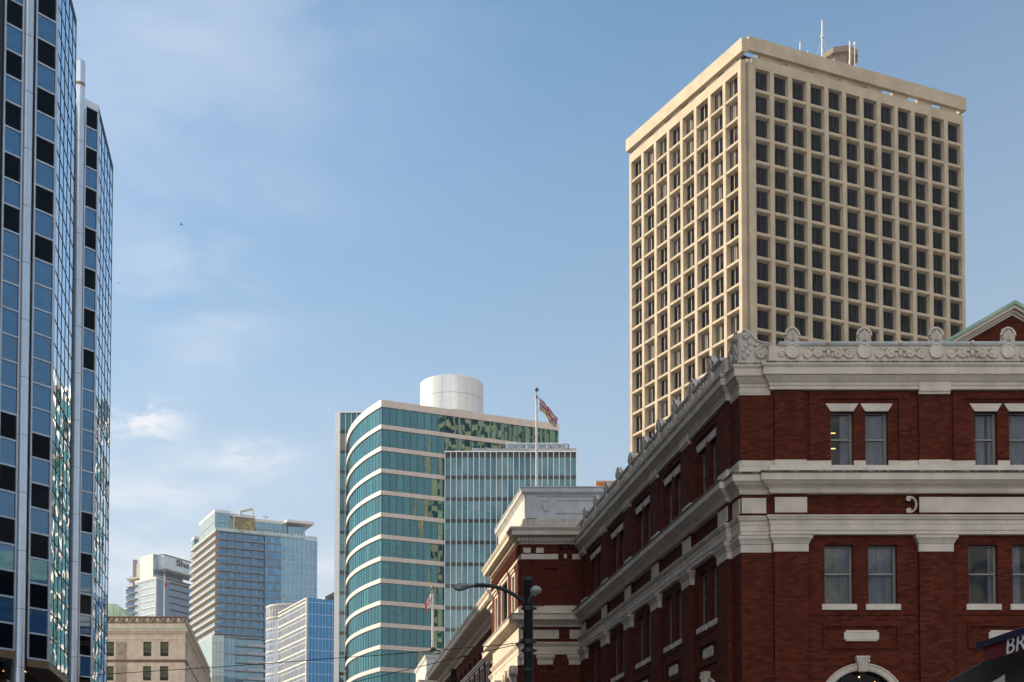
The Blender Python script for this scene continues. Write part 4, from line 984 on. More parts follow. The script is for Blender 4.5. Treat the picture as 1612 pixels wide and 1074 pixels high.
for F, s1, zr in ((B1, LB1, ZR), (B2, LB2, ZR)):
    npn = 5; pw = (s1 - .32) / npn
    mb = MB(); mb.strip([F2(F, .30), F2(F, s1)], ZB, ZR, 0.0, 0, 1, 0, ZB); mb.build('side_glazing', ['side_glass'], glass_tower, normals=False)
    fr = MB()
    for i in range(1, npn + 1): fr.box(F, .30 + pw * i - .016, .30 + pw * i + .016, ZB, ZR, -.03, .025)
    for k in range(KP + 1): fr.box(F, .30, s1, ZB + PH * k - .015, ZB + PH * k + .015, -.03, .025)
    fr.build('mullion_grid', ['mull_dark'], glass_tower)
    fr = MB(); fr.box(F, .0, .28, ZB - .05, ZR, -.03, .05); fr.build('corner_strip', ['silver_line'], glass_tower)
    fr = MB(); fr.box(F, -.02, s1 + .02, ZR - .1, ZR + .45, -.4, .02); fr.build('roof_edge', ['mull_dark'], glass_tower)
    tr = MB(); tr.box(F, .05, s1, ZB - .4, ZB - .035, -1.4, .02); tr.build('soffit_trim', ['bronze_trim'], glass_tower)
for F, wd in ((A1, WA1), (A2, WA2)):
    mb = MB(); mb.box(F, -.05, wd + .02, ZR - .02, ZR + .45, -.4, .04); mb.build('roof_edge', ['silver'], glass_tower)
# lower strip behind the first bay and its parapet
ZS = kz(54.9)
Bs = Fr(Vector(B1(LB1 + .02, 0, -.22)[:2]), ST, 1)
mb = MB(); mb.strip([F2(Bs, 0), F2(Bs, 1.9 * K)], ZB, ZS, 0, 0, 1, 0, ZB); mb.build('side_glazing', ['side_glass'], glass_tower, normals=False)
mb = MB(); mb.box(Bs, 0, 1.95 * K, ZB, ZS, -1.2, -.03); mb.box(Bs, .9, .98, ZB, ZS, 0, .1); mb.box(Bs, 0, 1.95 * K, ZS, ZS + .35, -1.2, .03)
for k in range(27): mb.box(Bs, 0, 1.9 * K, ZB + PH * k - .03, ZB + PH * k + .03, 0, .03)
mb.build('recess_wall', ['mull_dark'], glass_tower)
def silver_column(c, r, ztop, stripe):
    mb = MB(); mb.lathe((c[0], c[1]), [(r, 0), (r, ztop), (r * .9, ztop + .12), (0, ztop + .12)], 24)
    for k in range(1, int(ztop / 3.06)): mb.lathe((c[0], c[1]), [(r + .004, 3.06 * k - .012), (r + .006, 3.06 * k), (r + .004, 3.06 * k + .012)], 24, 1)
    if stripe: mb.lathe((c[0], c[1]), [(r + .01, stripe), (r + .015, stripe + .1), (r + .01, stripe + .2)], 24, 2)
    return mb.build('round_column', ['silver', 'louvre', 'bronze_trim'], glass_tower)
silver_column((-29.33 * K, 83.9 * K), .41 * K, kz(62.5), 0); silver_column((-32.02 * K, 102.9 * K), .40 * K, kz(61.4), kz(59.6))
# --- lobby lights under the overhang
mb = MB()
for x, y in ((-28.6 * K, 86.5 * K), (-28.8 * K, 88.5 * K), (-29.2 * K, 90.6 * K)): mb.lathe((x, y), [(0, ZB - .36), (.1, ZB - .37), (.1, ZB - .30)], 10)
for F, s in ((A1, .4), (A1, 1.0), (B1, 2.2), (B1, 4.5)): mb.lathe(F(s, 0, -1.9)[:2], [(0, ZB - .02), (.09, ZB - .03), (.09, ZB + .05)], 10)
mb.build('soffit_lamp', ['warm_lamp'], glass_tower)

# ================================================================== curved green-glass tower with a white drum
CR2 = (.9171, .3987)
wc0 = Vector((-24.12, 260.0))
curved = thing('curved_office_tower', (-24.12, 260, 0), 'curved green-glass office tower with pale floor bands and a white drum on its roof', 'tower')
arc = [wc0.copy()]; hd = R(33.8); n = 16; step = 27.0 / n
for i in range(n):
    a = hd - R(27.2) * (i + .5) / n; arc.append(arc[-1] + Vector((-math.sin(a), math.cos(a))) * step)
Wr = Fr(wc0, CR2, 1); W_END = 36.2
path = [tuple(p) for p in reversed(arc)] + [F2(Wr, W_END)]
WT, WF = 88.65, 4.1
inner = [tuple(p + Vector((.6, .5))) for p in reversed(arc)] + [F2(Wr, W_END - .3, -.6), F2(Wr, W_END - .3, -30), (arc[-1].x + 2, arc[-1].y + 2)]
mb = MB(); mb.prism(inner, 0, WT - .5); mb.build('core_wall', ['mull_dark'], curved)
nf = 20
for k in range(nf):
    z1 = WT - 1.3 - WF * k; z0 = z1 - 3.32
    mb = MB(); mb.strip(path, z0 - .05, z1 + .05, 0, 0, 1, 0, WT - 1.3 - WF * 30 - 3.7)
    tot = 0.
    for i in range(len(path) - 1):
        a, b = Vector(path[i]), Vector(path[i + 1]); ln = (b - a).length; F = Fr(a, b - a, 1); s = (-tot) % 1.36
        while s < ln: mb.box(F, s - .035, s + .035, z0, z1, -.02, .05, 1); s += 1.36
        tot += ln
    mb.build('window_band', ['wc_glass', 'mull_dark'], curved, normals=False)
    zb = z1 if k else z1
    mb = MB(); top = WT if k == 0 else z1 + .78
    mb.sweep(path, [(-.3, z1), (.22, z1), (.22, top), (-.3, top)], 0, 1); mb.build('floor_band', ['white_panel'], curved)
mb = MB(); mb.prism([tuple(p + Vector((.2, .2))) for p in reversed(arc)] + [F2(Wr, W_END, -.1), F2(Wr, W_END, -30)], WT - .52, WT - .4); mb.build('roof', ['roofing'], curved)
mb = MB(); cx, cy, cr_ = -12.45, 290.0, 6.5
mb.lathe((cx, cy), [(cr_, 86), (cr_, 101.7), (cr_ - .25, 101.9), (cr_ - .3, 101.2), (0, 101.0)], 64); mb.build('roof_drum', ['white_metal'], curved)
mb = MB()
for z in (91.0, 94.6, 98.2): mb.lathe((cx, cy), [(cr_ + .0, z - .04), (cr_ + .02, z), (cr_ + .0, z + .04)], 64)
for k in range(24): q = Vector((math.cos(k * math.pi / 12), math.sin(k * math.pi / 12))); mb.tube([(cx + q.x * (cr_ + .005), cy + q.y * (cr_ + .005), 88), (cx + q.x * (cr_ + .005), cy + q.y * (cr_ + .005), 101.6)], .012, 4)
mb.build('drum_seams', ['louvre'], curved)
# lower square block in front
Wb = Fr((-12.6, 264.5), (1, 0), 1); BW = 24.75; BT = 80.35
mb = MB(); mb.box(Wb, 0.05, BW - .05, 0, BT - .1, -22, -.06); mb.build('block_wall', ['mull_dark'], curved)
for k in range(18):
    z1 = 79.2 - 4.12 * k; mb = MB(); mb.strip([F2(Wb, 0), F2(Wb, BW)], z1 - 3.42, z1, 0, 0, 1, 0, 79.2 - 4.12 * 30 - 3.5); mb.build('block_window_band', ['wc_glass_tall'], curved, normals=False)
    mb = MB(); mb.strip([F2(Wb, 0), F2(Wb, BW)], z1, z1 + .7, .01, 0, 1, 0, -3); mb.build('spandrel', ['wc_spandrel'], curved, normals=False)
mb = MB()
for i in range(24): mb.box(Wb, i * 1.0735 - .05, i * 1.0735 + .06, 3, BT - .15, 0.02, .22)
mb.box(Wb, -.1, BW + .1, BT - .15, BT + .05, -.3, .25); mb.build('white_fins', ['white_metal'], curved)
mb = MB()
p = at(797, 699, 267); q = at(896, 697, 267); Wc = Fr((p.x, 267), (1, 0), 1); ln = q.x - p.x
for k in range(12): mb.box(Wc, 0, ln, p.z + .10, p.z + .2, -.5 * k - .25, -.5 * k)
for k in range(8): mb.box(Wc, ln * k / 7 - .06, ln * k / 7 + .06, p.z - .1, p.z + .1, -6, 0)
for k in (0, .32, .64, .95): mb.box(Wc, ln * k, ln * k + .12, BT, p.z - .1, -.3, -.18)
mb.build('roof_pergola', ['silver'], curved)
mb = MB(); mb.box(Wb, 5, BW, BT + .051, BT + .9, -1.0, -.95); mb.build('roof_guard', ['rail_glass'], curved)
# slab behind the curve
Wl = Fr((-36.25, 288.0), (1, 0), 1); LT = 95.43
mb = MB(); mb.box(Wl, .05, 15, 0, LT - .1, -14, -.06); mb.box(Wl, -.0, .95, 0, LT, -.05, .18, 1); mb.build('rear_slab_wall', ['mull_dark', 'white_metal'], curved)
for k in range(20):
    z1 = 93.6 + 1.6 - 4.15 * k
    mb = MB(); mb.strip([F2(Wl, .95), F2(Wl, 15)], z1 - 3.45, z1, 0, 0, 1, 0, -3); mb.build('rear_window_band', ['louvre' if k == 1 else 'wc_glass_tall'], curved, normals=False)
    mb = MB(); mb.strip([F2(Wl, .95), F2(Wl, 15)], z1 - 4.15, z1 - 3.45, 0.0, 0, 1, 0, -3); mb.build('rear_spandrel', ['wc_spandrel'], curved, normals=False)
mb = MB()
for i in range(12): mb.box(Wl, .95 + i * 1.15, 1.04 + i * 1.15, 3, LT, .02, .18)
mb.box(Wl, -.0, 15, LT - .1, LT + .15, -.3, .2); mb.build('rear_fins', ['white_metal'], curved)

# ================================================================== balcony tower
fc = Vector((-122.04, 580.0))
balc = thing('balcony_tower', (fc.x, fc.y, 0), 'tall hotel tower wrapped in cream balconies with a glass penthouse and hanging garden', 'tower')
Bl = Fr(fc, GL, -1); Br = Fr(fc, GR, 1)
def bp(a, b): q = fc + Bl.d * a + Br.d * b; return (q.x, q.y)
mb = MB(); mb.prism([bp(1.3, 2.0), bp(43.5, 2.0), bp(43.5, 43.2), bp(.1, 43.2), bp(.1, 20.7), bp(1.3, 20.7)], 60, 141.2); mb.build('core_wall', ['mull_dark'], balc)
for k in range(14):
    z = 141.55 - 3.27 * k
    mb = MB(); mb.sweep([bp(44, 0), bp(0, 0)], [(-2.2, z - .36), (.0, z - .36), (.0, z), (-2.2, z)], 0, 1); mb.build('balcony_slab', ['cream_slab'], balc)
    mb = MB(); mb.box(Br, 0.01, 20.6, z - .40, z - .02, -1.3, .02); mb.build('side_slab', ['slab_dark'], balc)  # same slabs as the cream ones, their shade put into the grey
    mb = MB(); mb.strip([bp(43.6, 1.9), bp(1.2, 1.9)], z - 3.27, z - .42, 0, 0, 1, k * 7, 0); mb.strip([bp(1.2, 1.9), bp(1.2, 20.6)], z - 3.27, z - .4, 0, 1, 1, k * 3, 0); mb.strip([bp(0, 20.8), bp(0, 27.8)], z - 3.27, z - .5, 0, 1, 1, 40, 0)
    mb.build('window_band', ['rail_glass', 'fair_blue'], balc, normals=False)
    mb = MB(); mb.box(Br, 20.6, 27.9, z - .5, z - .1, -.1, .22); mb.build('dark_slab', ['slab_dark'], balc)
    if k < 13:
        mb = MB(); mb.strip([bp(44, .04), bp(.04, .04)], z - 3.25, z - 2.25, 0, 0, 1); mb.strip([bp(.04, .04), bp(.04, 20.4)], z - 3.25, z - 2.35, 0, 1, 1, 100 + k, 0); mb.build('guard_rail', ['rail_glass', 'fair_guard'], balc, normals=False)
        mb = MB()
        for q in range(6): mb.box(Br, 1.5 + q * 3.4, 1.6 + q * 3.4, z - 3.25, z - .42, -1.2, -.5)
        mb.build('balcony_divider', ['slab_dark'], balc)
mb = MB(); mb.strip([bp(0, 27.8), bp(0, 43.3)], 80, 140.9, 0, 0, 1, 0, 141.2 - 3.27 * 30); mb.build('pale_glazing', ['fair_pale'], balc, normals=False)
mb = MB()
for k in range(19): mb.box(Br, 27.8, 43.3, 141.0 - 3.27 * k - .09, 141.0 - 3.27 * k, -.05, .06)
for i in range(9): mb.box(Br, 27.8 + i * 1.93, 27.9 + i * 1.93, 80, 141, -.05, .06)
mb.build('mullion_grid', ['silver_line'], balc)
# penthouse
def block(name, a0, a1, b0, b1, z0, z1, ml, mr, edge=True, pv=3.4):
    mb = MB(); mb.strip([bp(a1, b0), bp(a0, b0)], z0, z1, 0, 0, 1); mb.strip([bp(a0, b0), bp(a0, b1)], z0, z1, 0, 1, 1); mb.strip([bp(a0, b1), bp(a1, b1)], z0, z1, 0, 1, 1)
    o = mb.build(name, [ml, mr], balc, normals=False)
    mb = MB(); mb.prism([bp(a0 + .1, b0 + .1), bp(a1, b0 + .1), bp(a1, b1 - .1), bp(a0 + .1, b1 - .1)], z0, z1 - .01)
    if edge:
        P = [bp(a1, b0), bp(a0, b0), bp(a0, b1), bp(a1, b1)]; mb.sweep(P, [(-.3, z1 - .3), (.15, z1 - .3), (.15, z1 + .9), (-.3, z1 + .9)], 1, 1)
        zz = (z0 + z1) / 2; mb.sweep(P, [(-.1, zz - .18), (.1, zz - .18), (.1, zz + .18), (-.1, zz + .18)], 2, 1)
        Fb = Fr(Vector(bp(a0, b0)), GR, 1); nn = max(2, int((b1 - b0) / 1.9))
        for i in range(nn + 1): mb.box(Fb, (b1 - b0) * i / nn - .06, (b1 - b0) * i / nn + .06, z0, z1 - .3, -.05, .08, 2)
        Fb = Fr(Vector(bp(a0, b0)), GL, -1); nn = max(2, int((a1 - a0) / 2.2))
        for i in range(nn + 1): mb.box(Fb, (a1 - a0) * i / nn - .06, (a1 - a0) * i / nn + .06, z0, z1 - .3, -.05, .08, 1)
    mb.build(name + '_frame', ['mull_dark', 'roof_white', 'slab_dark'], balc); return o
block('penthouse', 5, 31, 1.0, 7.2, 141.6, 150.4, 'fair_white', 'fair_pale')
block('penthouse', 6.5, 30, 18.3, 32.2, 141.6, 148.6, 'fair_pale', 'fair_pale')
block('penthouse_bay', 5.5, 14, 32.4, 39.6, 141.6, 147.6, 'fair_pale', 'fair_pale', False)
block('stair_head', 40, 44, 1.0, 5, 141.6, 146.5, 'fair_pale', 'fair_pale')
mb = MB(); Fb = Fr(Vector(bp(6.3, 0)), GR, 1); mb.box(Fb, 7.6, 18.3, 141.6, 150.6, -20, -1.2); mb.box(Fb, 9.0, 9.5, 141.6, 150.6, -1.2, .4); mb.box(Fb, 7.6, 18.3, 149.4, 150.6, -1.2, .4); mb.build('garden_frame', ['roof_white'], balc)
gm = MB(); rg = random.Random(3)
for i in range(420):
    x = 9.8 + rg.random() * 8.2; z = 142.5 + rg.random() * 6.6; h = .8 + rg.random() * 1.8; o = -.9 + rg.random() * .9; wv = .18 + rg.random() * .2
    gm.face([Fb(x - wv, z, o), Fb(x + wv, z, o + .1), Fb(x + wv * .4 + rg.uniform(-.2, .2), z - h, o), Fb(x - wv * .5, z - h * .8, o - .1)], 0 if rg.random() < .75 else 1)
tag(gm.build('hanging_garden', ['garden', 'leaf'], balc), kind='stuff')
mb = MB(); mb.prism([bp(2.6, 30.8), bp(16, 30.8), bp(16, 42.8), bp(2.6, 42.8)], 148.6, 149.7); mb.build('canopy_roof', ['roof_white'], balc)
mb = MB(); mb.sweep([bp(44, .2), bp(.2, .2), bp(.2, 43.2)], [(-.1, 141.56), (.05, 141.56), (.05, 142.7), (-.1, 142.7)], 0, 1); mb.build('terrace_rail', ['fair_white'], balc)
mb = MB()
for i in range(15):
    x = 20.5 + i * 1.5; mb.box(Br, x, x + .9, 141.9, 142.9, -1.0, -.4); mb.box(Br, x + .3, x + .45, 142.9, 143.3 + (i % 3) * .35, -.8, -.65)
mb.build('terrace_furniture', ['roof_white'], balc)
mb = MB()
a_, b_ = at(378, 805, 590), at(397, 800.5, 590)
mb.tube([a_, b_], .7, 8); mb.tube([b_, b_ + Vector((.6, 0, -3.2))], .4, 6); mb.tube([a_ + Vector((0, 0, -2.5)), a_], .5, 6); mb.build('cleaning_crane', ['roof_white'], balc)
for u, v in ((413, 840.5), (418.5, 814.6), (376, 834), (381, 836)):
    mb = MB(); c = at(u, v, 584)
    for k in range(40):
        d = Vector((random.gauss(0, .55), random.gauss(0, .5), random.gauss(0, .42))); q = c + d; e = .28
        mb.face([q + Vector((random.uniform(-e, e), random.uniform(-e, e), random.uniform(-e, e))) for _ in range(3)])
    mb.build('roof_shrub', ['leaf'], balc)
# base of the hotel
mb = MB()
mb.strip([bp(40, -1), bp(-1, -1)], 40, 98, 0, 0, 1); mb.strip([bp(-1, -1), bp(-1, 3.7)], 40, 98, 0, 1, 1); mb.strip([bp(-.4, 3.7), bp(-.4, 8.5)], 40, 97.2, 0, 2, 1); mb.strip([bp(.6, 8.5), bp(.6, 43)], 40, 97.2, 0, 2, 1)
mb.build('base_glazing', ['fair_white', 'fair_white', 'fair_pale'], balc, normals=False)
mb = MB(); mb.prism([bp(-.8, -.8), bp(40, -.8), bp(40, 42.8), bp(.8, 42.8), bp(.8, 8.6), bp(-.2, 8.4), bp(-.2, 3.6), bp(-.8, 3.6)], 0, 97); 
for k in range(9):
    z = 97.6 - 3.43 * k
    mb.box(Br, 8.5, 43, z - .3, z, -.6, .9, 1); mb.box(Br, 13.6, 43, z - 3.43 + .0, z - 2.35, .82, .86, 3)
    if k % 2 == 0: mb.box(Br, 3.8, 13.5, z - .4, z, -.5, 1.0, 1)
    mb.box(Br, -1, 3.7, z + .3 - .08, z + .38, .9, 1.06, 2)
for b in (-1, .7, 2.3, 3.7, 5.4, 7.0, 8.5): mb.box(Br, b - .06, b + .06, 40, 98, -.5, 1.06 if b < 3.8 else .5, 2)
mb.build('base_slabs', ['mull_dark', 'slab_dark', 'louvre', 'rail_glass'], balc)

# ================================================================== blue office
bc = Vector((-68.35, 470.0))
blue = thing('blue_office', (bc.x, bc.y, 0), 'mid-rise office with bright blue glass end wall, cream-banded side and rounded end', 'office building')
Ol = Fr(bc, GL, -1); Or = Fr(bc, GR, 1)
def op(a, b): q = bc + Ol.d * a + Or.d * b; return (q.x, q.y)
mb = MB(); mb.prism([op(.1, .1), op(34.8, .1), op(34.8, 30), op(.1, 30)], 0, 91.9); mb.build('core_wall', ['mull_dark'], blue)
cyl = [( -78.5 + 9.6 * math.cos(a), 507 + 9.6 * math.sin(a)) for a in [R(150 + 8 * i) for i in range(24)]]
for k in range(16):
    z = 91.2 - 4.0 * k
    mb = MB(); mb.strip([op(35, 0), op(0, 0)], z - 4, z, 0, 0, 1, 0, 91.2 - 80); mb.build('window_band', ['off_grey'], blue, normals=False)
    mb = MB(); mb.strip([op(0, 0), op(0, 30)], z - 4, z + (1.0 if k == 0 else 0), 0, 0, 1, 0, 91.2 - 80); mb.build('blue_window_band', ['off_blue'], blue, normals=False)
    mb = MB(); mb.strip(cyl, z - .2, z + 3.8, 0, 0, 1, 0, 11); mb.build('curved_window_band', ['off_curve'], blue, normals=False)
    mb = MB(); mb.box(Ol, 0, 35, z - .5, z - .02, -.1, .14); mb.box(Ol, 0, 35, z - 1.72, z - 1.56, -.05, .07, 1)
    mb.sweep(cyl, [(-.1, z - .4), (.12, z - .4), (.12, z), (-.1, z)], 0, 1); mb.sweep(cyl, [(-.1, z + 2.2), (.06, z + 2.2), (.06, z + 2.34), (-.1, z + 2.34)], 1, 1)
    mb.box(Or, .1, 30, z - .42, z - .3, -.1, .04, 2); mb.build('floor_band', ['off_line', 'silver_line', 'silver_line'], blue)
mb = MB()
mb.box(Ol, 0, 35, 91.9, 92.3, -.4, .16); mb.sweep(cyl, [(-.3, 95.0), (.14, 95.0), (.14, 95.6), (-.3, 95.6)], 0, 1)
mb.box(Ol, -.1, .35, 20, 92.3, -.3, .2); mb.box(Ol, 34.7, 35.1, 20, 92.2, -.3, .18)
for i in range(27): mb.box(Ol, 1.3 * i, 1.3 * i + .1, 20, 91.9, -.05, .08, 1)
for i in range(26): mb.box(Or, .7 + 1.17 * i, .78 + 1.17 * i, 20, 92, -.02, .03, 2)
for i in range(24):
    p = Vector(cyl[i]); d = (p - Vector((-78.5, 507))).normalized(); F = Fr(p, (-d.y, d.x), 1)
    mb.box(F, -.07, .07, 20, 95, -.1, .1, 1)
mb.build('mullions', ['off_line', 'silver_line', 'silver_line'], blue)
mb = MB(); mb.prism(cyl + [(-70, 500)], 90, 94.9); mb.build('rounded_end_roof', ['roof_white'], blue)

# ================================================================== tower with the sign
sc = Vector((-171.4, 680.0))
sign = thing('sign_tower', (sc.x, sc.y, 0), 'pale glass tower with a black word sign under its white roof block', 'tower')
DL = (-.745, .667); DR = (.47, .883)
Hl = Fr(sc, DL, -1); Hr = Fr(sc, DR, 1)
def hp(a, b): q = sc + Hl.d * a + Hr.d * b; return (q.x, q.y)
sL = onp(Hl, 213, 916)[0]; sW = onp(Hl, 196, 923)[0]; sR = 70
mb = MB(); mb.prism([hp(.2, .2), hp(sL, .2), hp(sL, sR), hp(.2, sR)], 0, 141.8); mb.build('core_wall', ['slab_dark'], sign)
for k in range(9):
    z = 142.0 - 3.3 * k
    mb = MB(); mb.strip([hp(sL, 0), hp(0, 0)], z - 3.3, z, 0, 0, 1); mb.strip([hp(0, 0), hp(0, sR)], z - 3.3, z, 0, 1, 1, 0); mb.build('window_band', ['shaw_white', 'shaw_blue'], sign, normals=False)
    mb = MB(); mb.box(Hl, 0, sL, z - .5, z, -.2, .25)
    mb.build('floor_band', ['roof_white'], sign)
    mb = MB(); mb.box(Hr, 9.5, 9.5 + 14 + 8 * (k % 2), z - 3.3 + 2.9, z - .1, -.2, 1.4); mb.build('balcony', ['slab_dark'], sign)
mb = MB(); mb.box(Hl, 0, sL, 142, 143.0, -.5, .4); mb.box(Hr, 0, sR, 142, 142.6, -.5, .2)
mb.box(Hl, -.1, .5, 100, 143, -.4, .45); mb.build('roof_edge', ['roof_white'], sign)
# roof block and sign wall
a0 = onp(Hl, 240, 890)[0]; a1 = onp(Hl, 219, 890)[0]; zt_ = onp(Hl, 240, 871.5)[1]
mb = MB(); mb.prism([hp(a0, .5), hp(a1, .5), hp(a1, 22), hp(a0, 22)], 142.6, zt_); mb.build('roof_block', ['roof_white'], sign)
mb = MB(); q = Fr(Vector(hp(a0, .3)), DR, 1); mb.strip([F2(q, 0), F2(q, 21)], 143, zt_ - .2, .1, 0, 1); mb.build('roof_block_glazing', ['fair_pale'], sign, normals=False)
Hs = Fr(Vector(hp(-.3, 8.2)), DR, 1)
s0, z0 = onp(Hs, 258, 896); s1, z1 = onp(Hs, 258, 872.5)
mb = MB(); mb.box(Hs, s0, s0 + 70, z0, z1, -6, 0, 0); mb.build('sign_wall', ['shaw_white'], sign)
mb = MB(); mb.box(Hs, s0, s0 + 70, z1 - .5, z1 + .1, -6.1, .2); mb.box(Hs, s0 - 2, s0 + 70, z0 - .9, z0 - .2, -6, 2.2); mb.build('sign_canopy', ['slab_dark'], sign)
mb = MB(); mb.box(Hs, s0 - 1, s0 + 70, z0 - 4.5, z0 - 4.1, -6, .8); mb.build('sign_canopy', ['slab_dark'], sign)
sa, za = onp(Hs, 277, 890); sb_, zb_ = onp(Hs, 297, 893.5)
tm = text_mesh('Sha', 4.2, .15, 'lettering')
w_ = max(v.co.x for v in tm.vertices); kx = (sb_ - sa) / w_
for v in tm.vertices: v.co = Vector((v.co.x * kx, -v.co.z, v.co.y))
tm.materials.clear(); tm.materials.append(M['ink'])
inst('lettering', tm, sign, Hs, sa, za - .1, .35)
# stepped wing on the left with balconies
mb = MB(); mb.prism([hp(sL - 4, 1), hp(sW, 1), hp(sW, 30), hp(sL - 4, 30)], 0, 140.6); mb.build('wing_wall', ['shaw_blue'], sign)
for k in range(9):
    z = 140.8 - 3.3 * k; mb = MB(); mb.box(Hl, sL - 1, sW, z - .5, z, -2, .0); mb.box(Hl, sL - 2, sL + 6, z - .4, z, -.6, 1.2, 1); mb.build('wing_slab', ['roof_white', 'slab_dark'], sign)
mb = MB()
p = Hl(sL + 4, 0, -4)
mb.hexa([(p[0] - 5, p[1] - 2, 144.6), (p[0] + 5, p[1] - 2, 145.8), (p[0] - 5, p[1] + 6, 144.6), (p[0] + 5, p[1] + 6, 145.8), (p[0] - 5, p[1] - 2, 145.4), (p[0] + 5, p[1] - 2, 146.8), (p[0] - 5, p[1] + 6, 145.4), (p[0] + 5, p[1] + 6, 146.8)])
for dx in (-4, -.5, 3): mb.tube([(p[0] + dx, p[1], 140), (p[0] + dx, p[1], 145.4)], .25, 6)
mb.build('roof_canopy', ['cream_slab'], sign)
mb = MB(); p = at(213, 905, 705); q = at(213, 882, 705); mb.box(Fr((p.x, 705), (1, 0)), -1.0, .8, 140, q.z, -1, 1); mb.box(Fr((p.x, 705), (1, 0)), .8, 2.6, 140, q.z - 2, -1, 1, 1); mb.build('chimney', ['louvre', 'cream_slab'], sign)

# ================================================================== sandstone block, bottom left
sand = thing('sandstone_building', (-47.4, 205, 0), 'old sandstone commercial block with a carved cornice and green-blinded windows', 'building')
Sf = Fr((0, 205.0), (1, 0), 1); Sd = Fr((-47.4, 205.0), (-.1464, .9892), 1)
XL = -78.0; SDL = 55.0
fx = [(-53.46, -52.29), (-51.0, -49.8)]; wx = []
for base in (0, -10.7, -21.4):
    wx += [(a + base, b + base) for a, b in fx] + [(-58.9 + base, -57.7 + base)]
zr = [32.64, 29.10, 25.5, 21.9]
hol = [(a, b, z, z + 2.1) for a, b in wx if a > XL for z in zr]
sx = [2.6 + 3.9 * i for i in range(13)]
hs = [(s, s + 1.5, z, z + 2.1) for s in sx for z in zr]
wb = MB(); wb.wall(Sf, XL, -47.4, 0, 36.0, hol, .3); wb.wall(Sd, 0, SDL, 0, 36.0, hs, .35); wb.build('stone_wall', ['sand'], sand, normals=False)
def sw_mesh():
    mb = MB(); mb.face([LF(-.8, 0, 0), LF(.8, 0, 0), LF(.8, 2.1, 0), LF(-.8, 2.1, 0)]); mb.box(LF, -.75, .75, 1.0, 1.08, 0, .06, 1)
    for a, b in ((-.62, -.52), (.5, .6)): mb.box(LF, a, b, 0, 2.1, 0, .06, 1)
    mb.box(LF, -.6, .6, 0, .1, 0, .06, 1); mb.box(LF, -.6, .6, 2.0, 2.1, 0, .06, 1)
    mb.box(LF, -.5, .5, .1, .55, -.0, .015, 1)
    return local_mesh(mb, 'window', ['sand_glass', 'bronze_dark'])
swm = sw_mesh()
for a, b, z, z2 in hol: inst('window', swm, sand, Sf, (a + b) / 2, z, -.27)
for a, b, z, z2 in hs[:44]: inst('window', swm, sand, Sd, (a + b) / 2, z, -.32)
sp = [(XL, 205.0), (-47.4, 205.0), F2(Sd, SDL)]
def scor(name, prof, mat): mb = MB(); mb.sweep(sp, prof, 0, 1); return mb.build(name, [mat], sand)
scor('architrave', [(-.2, 34.76), (.05, 34.76), (.05, 35.02), (.12, 35.06), (.12, 35.14), (-.2, 35.15)], 'sand')
scor('cornice', [(-.2, 35.86), (.08, 35.86), (.1, 35.96), (.30, 36.2), (.38, 36.28), (.38, 36.52), (.44, 36.57), (-.2, 36.6)], 'sand')
scor('gutter', [(-.2, 36.6), (.40, 36.6), (.30, 36.66), (.12, 36.80), (-.2, 36.80)], 'copper_pale')
scor('parapet', [(-.4, 36.80), (.05, 36.80), (.05, 37.44), (-.4, 37.44)], 'sand')
scor('carved_parapet', [(-.4, 37.44), (.1, 37.44), (.12, 37.52), (.04, 37.55), (.04, 38.25), (.16, 38.30), (.16, 38.44), (-.4, 38.46)], 'sand_dark')
scor('string_course', [(-.2, 31.77), (.06, 31.77), (.16, 31.95), (.2, 32.05), (.2, 32.14), (-.2, 32.15)], 'sand_dark')
mb = MB(); dentils(Sf, XL, -47.2, 36.0, 36.2, .05, .26, .42, .22); dentils(Sd, 0, SDL, 36.0, 36.2, .05, .26, .42, .22); tag(mb.build('dentils', ['sand'], sand), kind='stuff')
mb = MB()
for F, s0, s1 in ((Sf, XL + .5, -47.6), (Sd, .5, SDL)):
    s = s1 - .75 if F is Sf else s0
    while (s > s0 if F is Sf else s < s1):
        mb.sphere(F(s, 37.93, .06), .24, .12, .24, seg=10, rings=6)
        mb.tube([F(s + .36, 37.6, .08), F(s + .52, 37.66, .08), F(s + .78, 38.14, .08), F(s + .96, 38.2, .08)], .05, 6); mb.tube([F(s - .24, 37.66, .08), F(s, 37.6, .08), F(s + .36, 37.62, .08)], .045, 6)
        s += -1.50 if F is Sf else 1.50
mb.build('carved_scrolls', ['sand'], sand)
mb = MB()
for base in (0, -10.7):
    a, b = -57.42 + base, -55.81 + base
    mb.box(Sf, a, b, 32.2, 34.74, 0, .03)
    for k in range(46): mb.sphere(Sf(random.uniform(a + .15, b - .15), random.uniform(32.8, 34.6), .03), random.uniform(.06, .14), .07, random.uniform(.06, .16), seg=6, rings=4)
    mb.box(Sf, a, b, 0, 31.76, 0, .10)
    for k in range(6): mb.box(Sf, a + .1 + k * .25, a + .2 + k * .25, 3, 31.3, .10, .16)
mb.build('carved_pilasters', ['sand_mid'], sand)
mb = MB()
for s in sx:
    mb.box(Sd, s + 2.1, s + 2.9, 0, 34.7, 0, .22)
mb.build('side_pilasters', ['sand'], sand)
mb = MB(); mb.prism([(XL, 205.5), (-47.9, 205.5), F2(Sd, SDL, -.5), (XL - 8, 255)], 36.8, 37.0); mb.build('roof', ['roofing'], sand)
mb = MB(); mb.prism([(-58, 208), (-55.5, 208), (-55.5, 211), (-58, 211)], 37, 39.0); mb.build('roof_box', ['sand_dark'], sand)

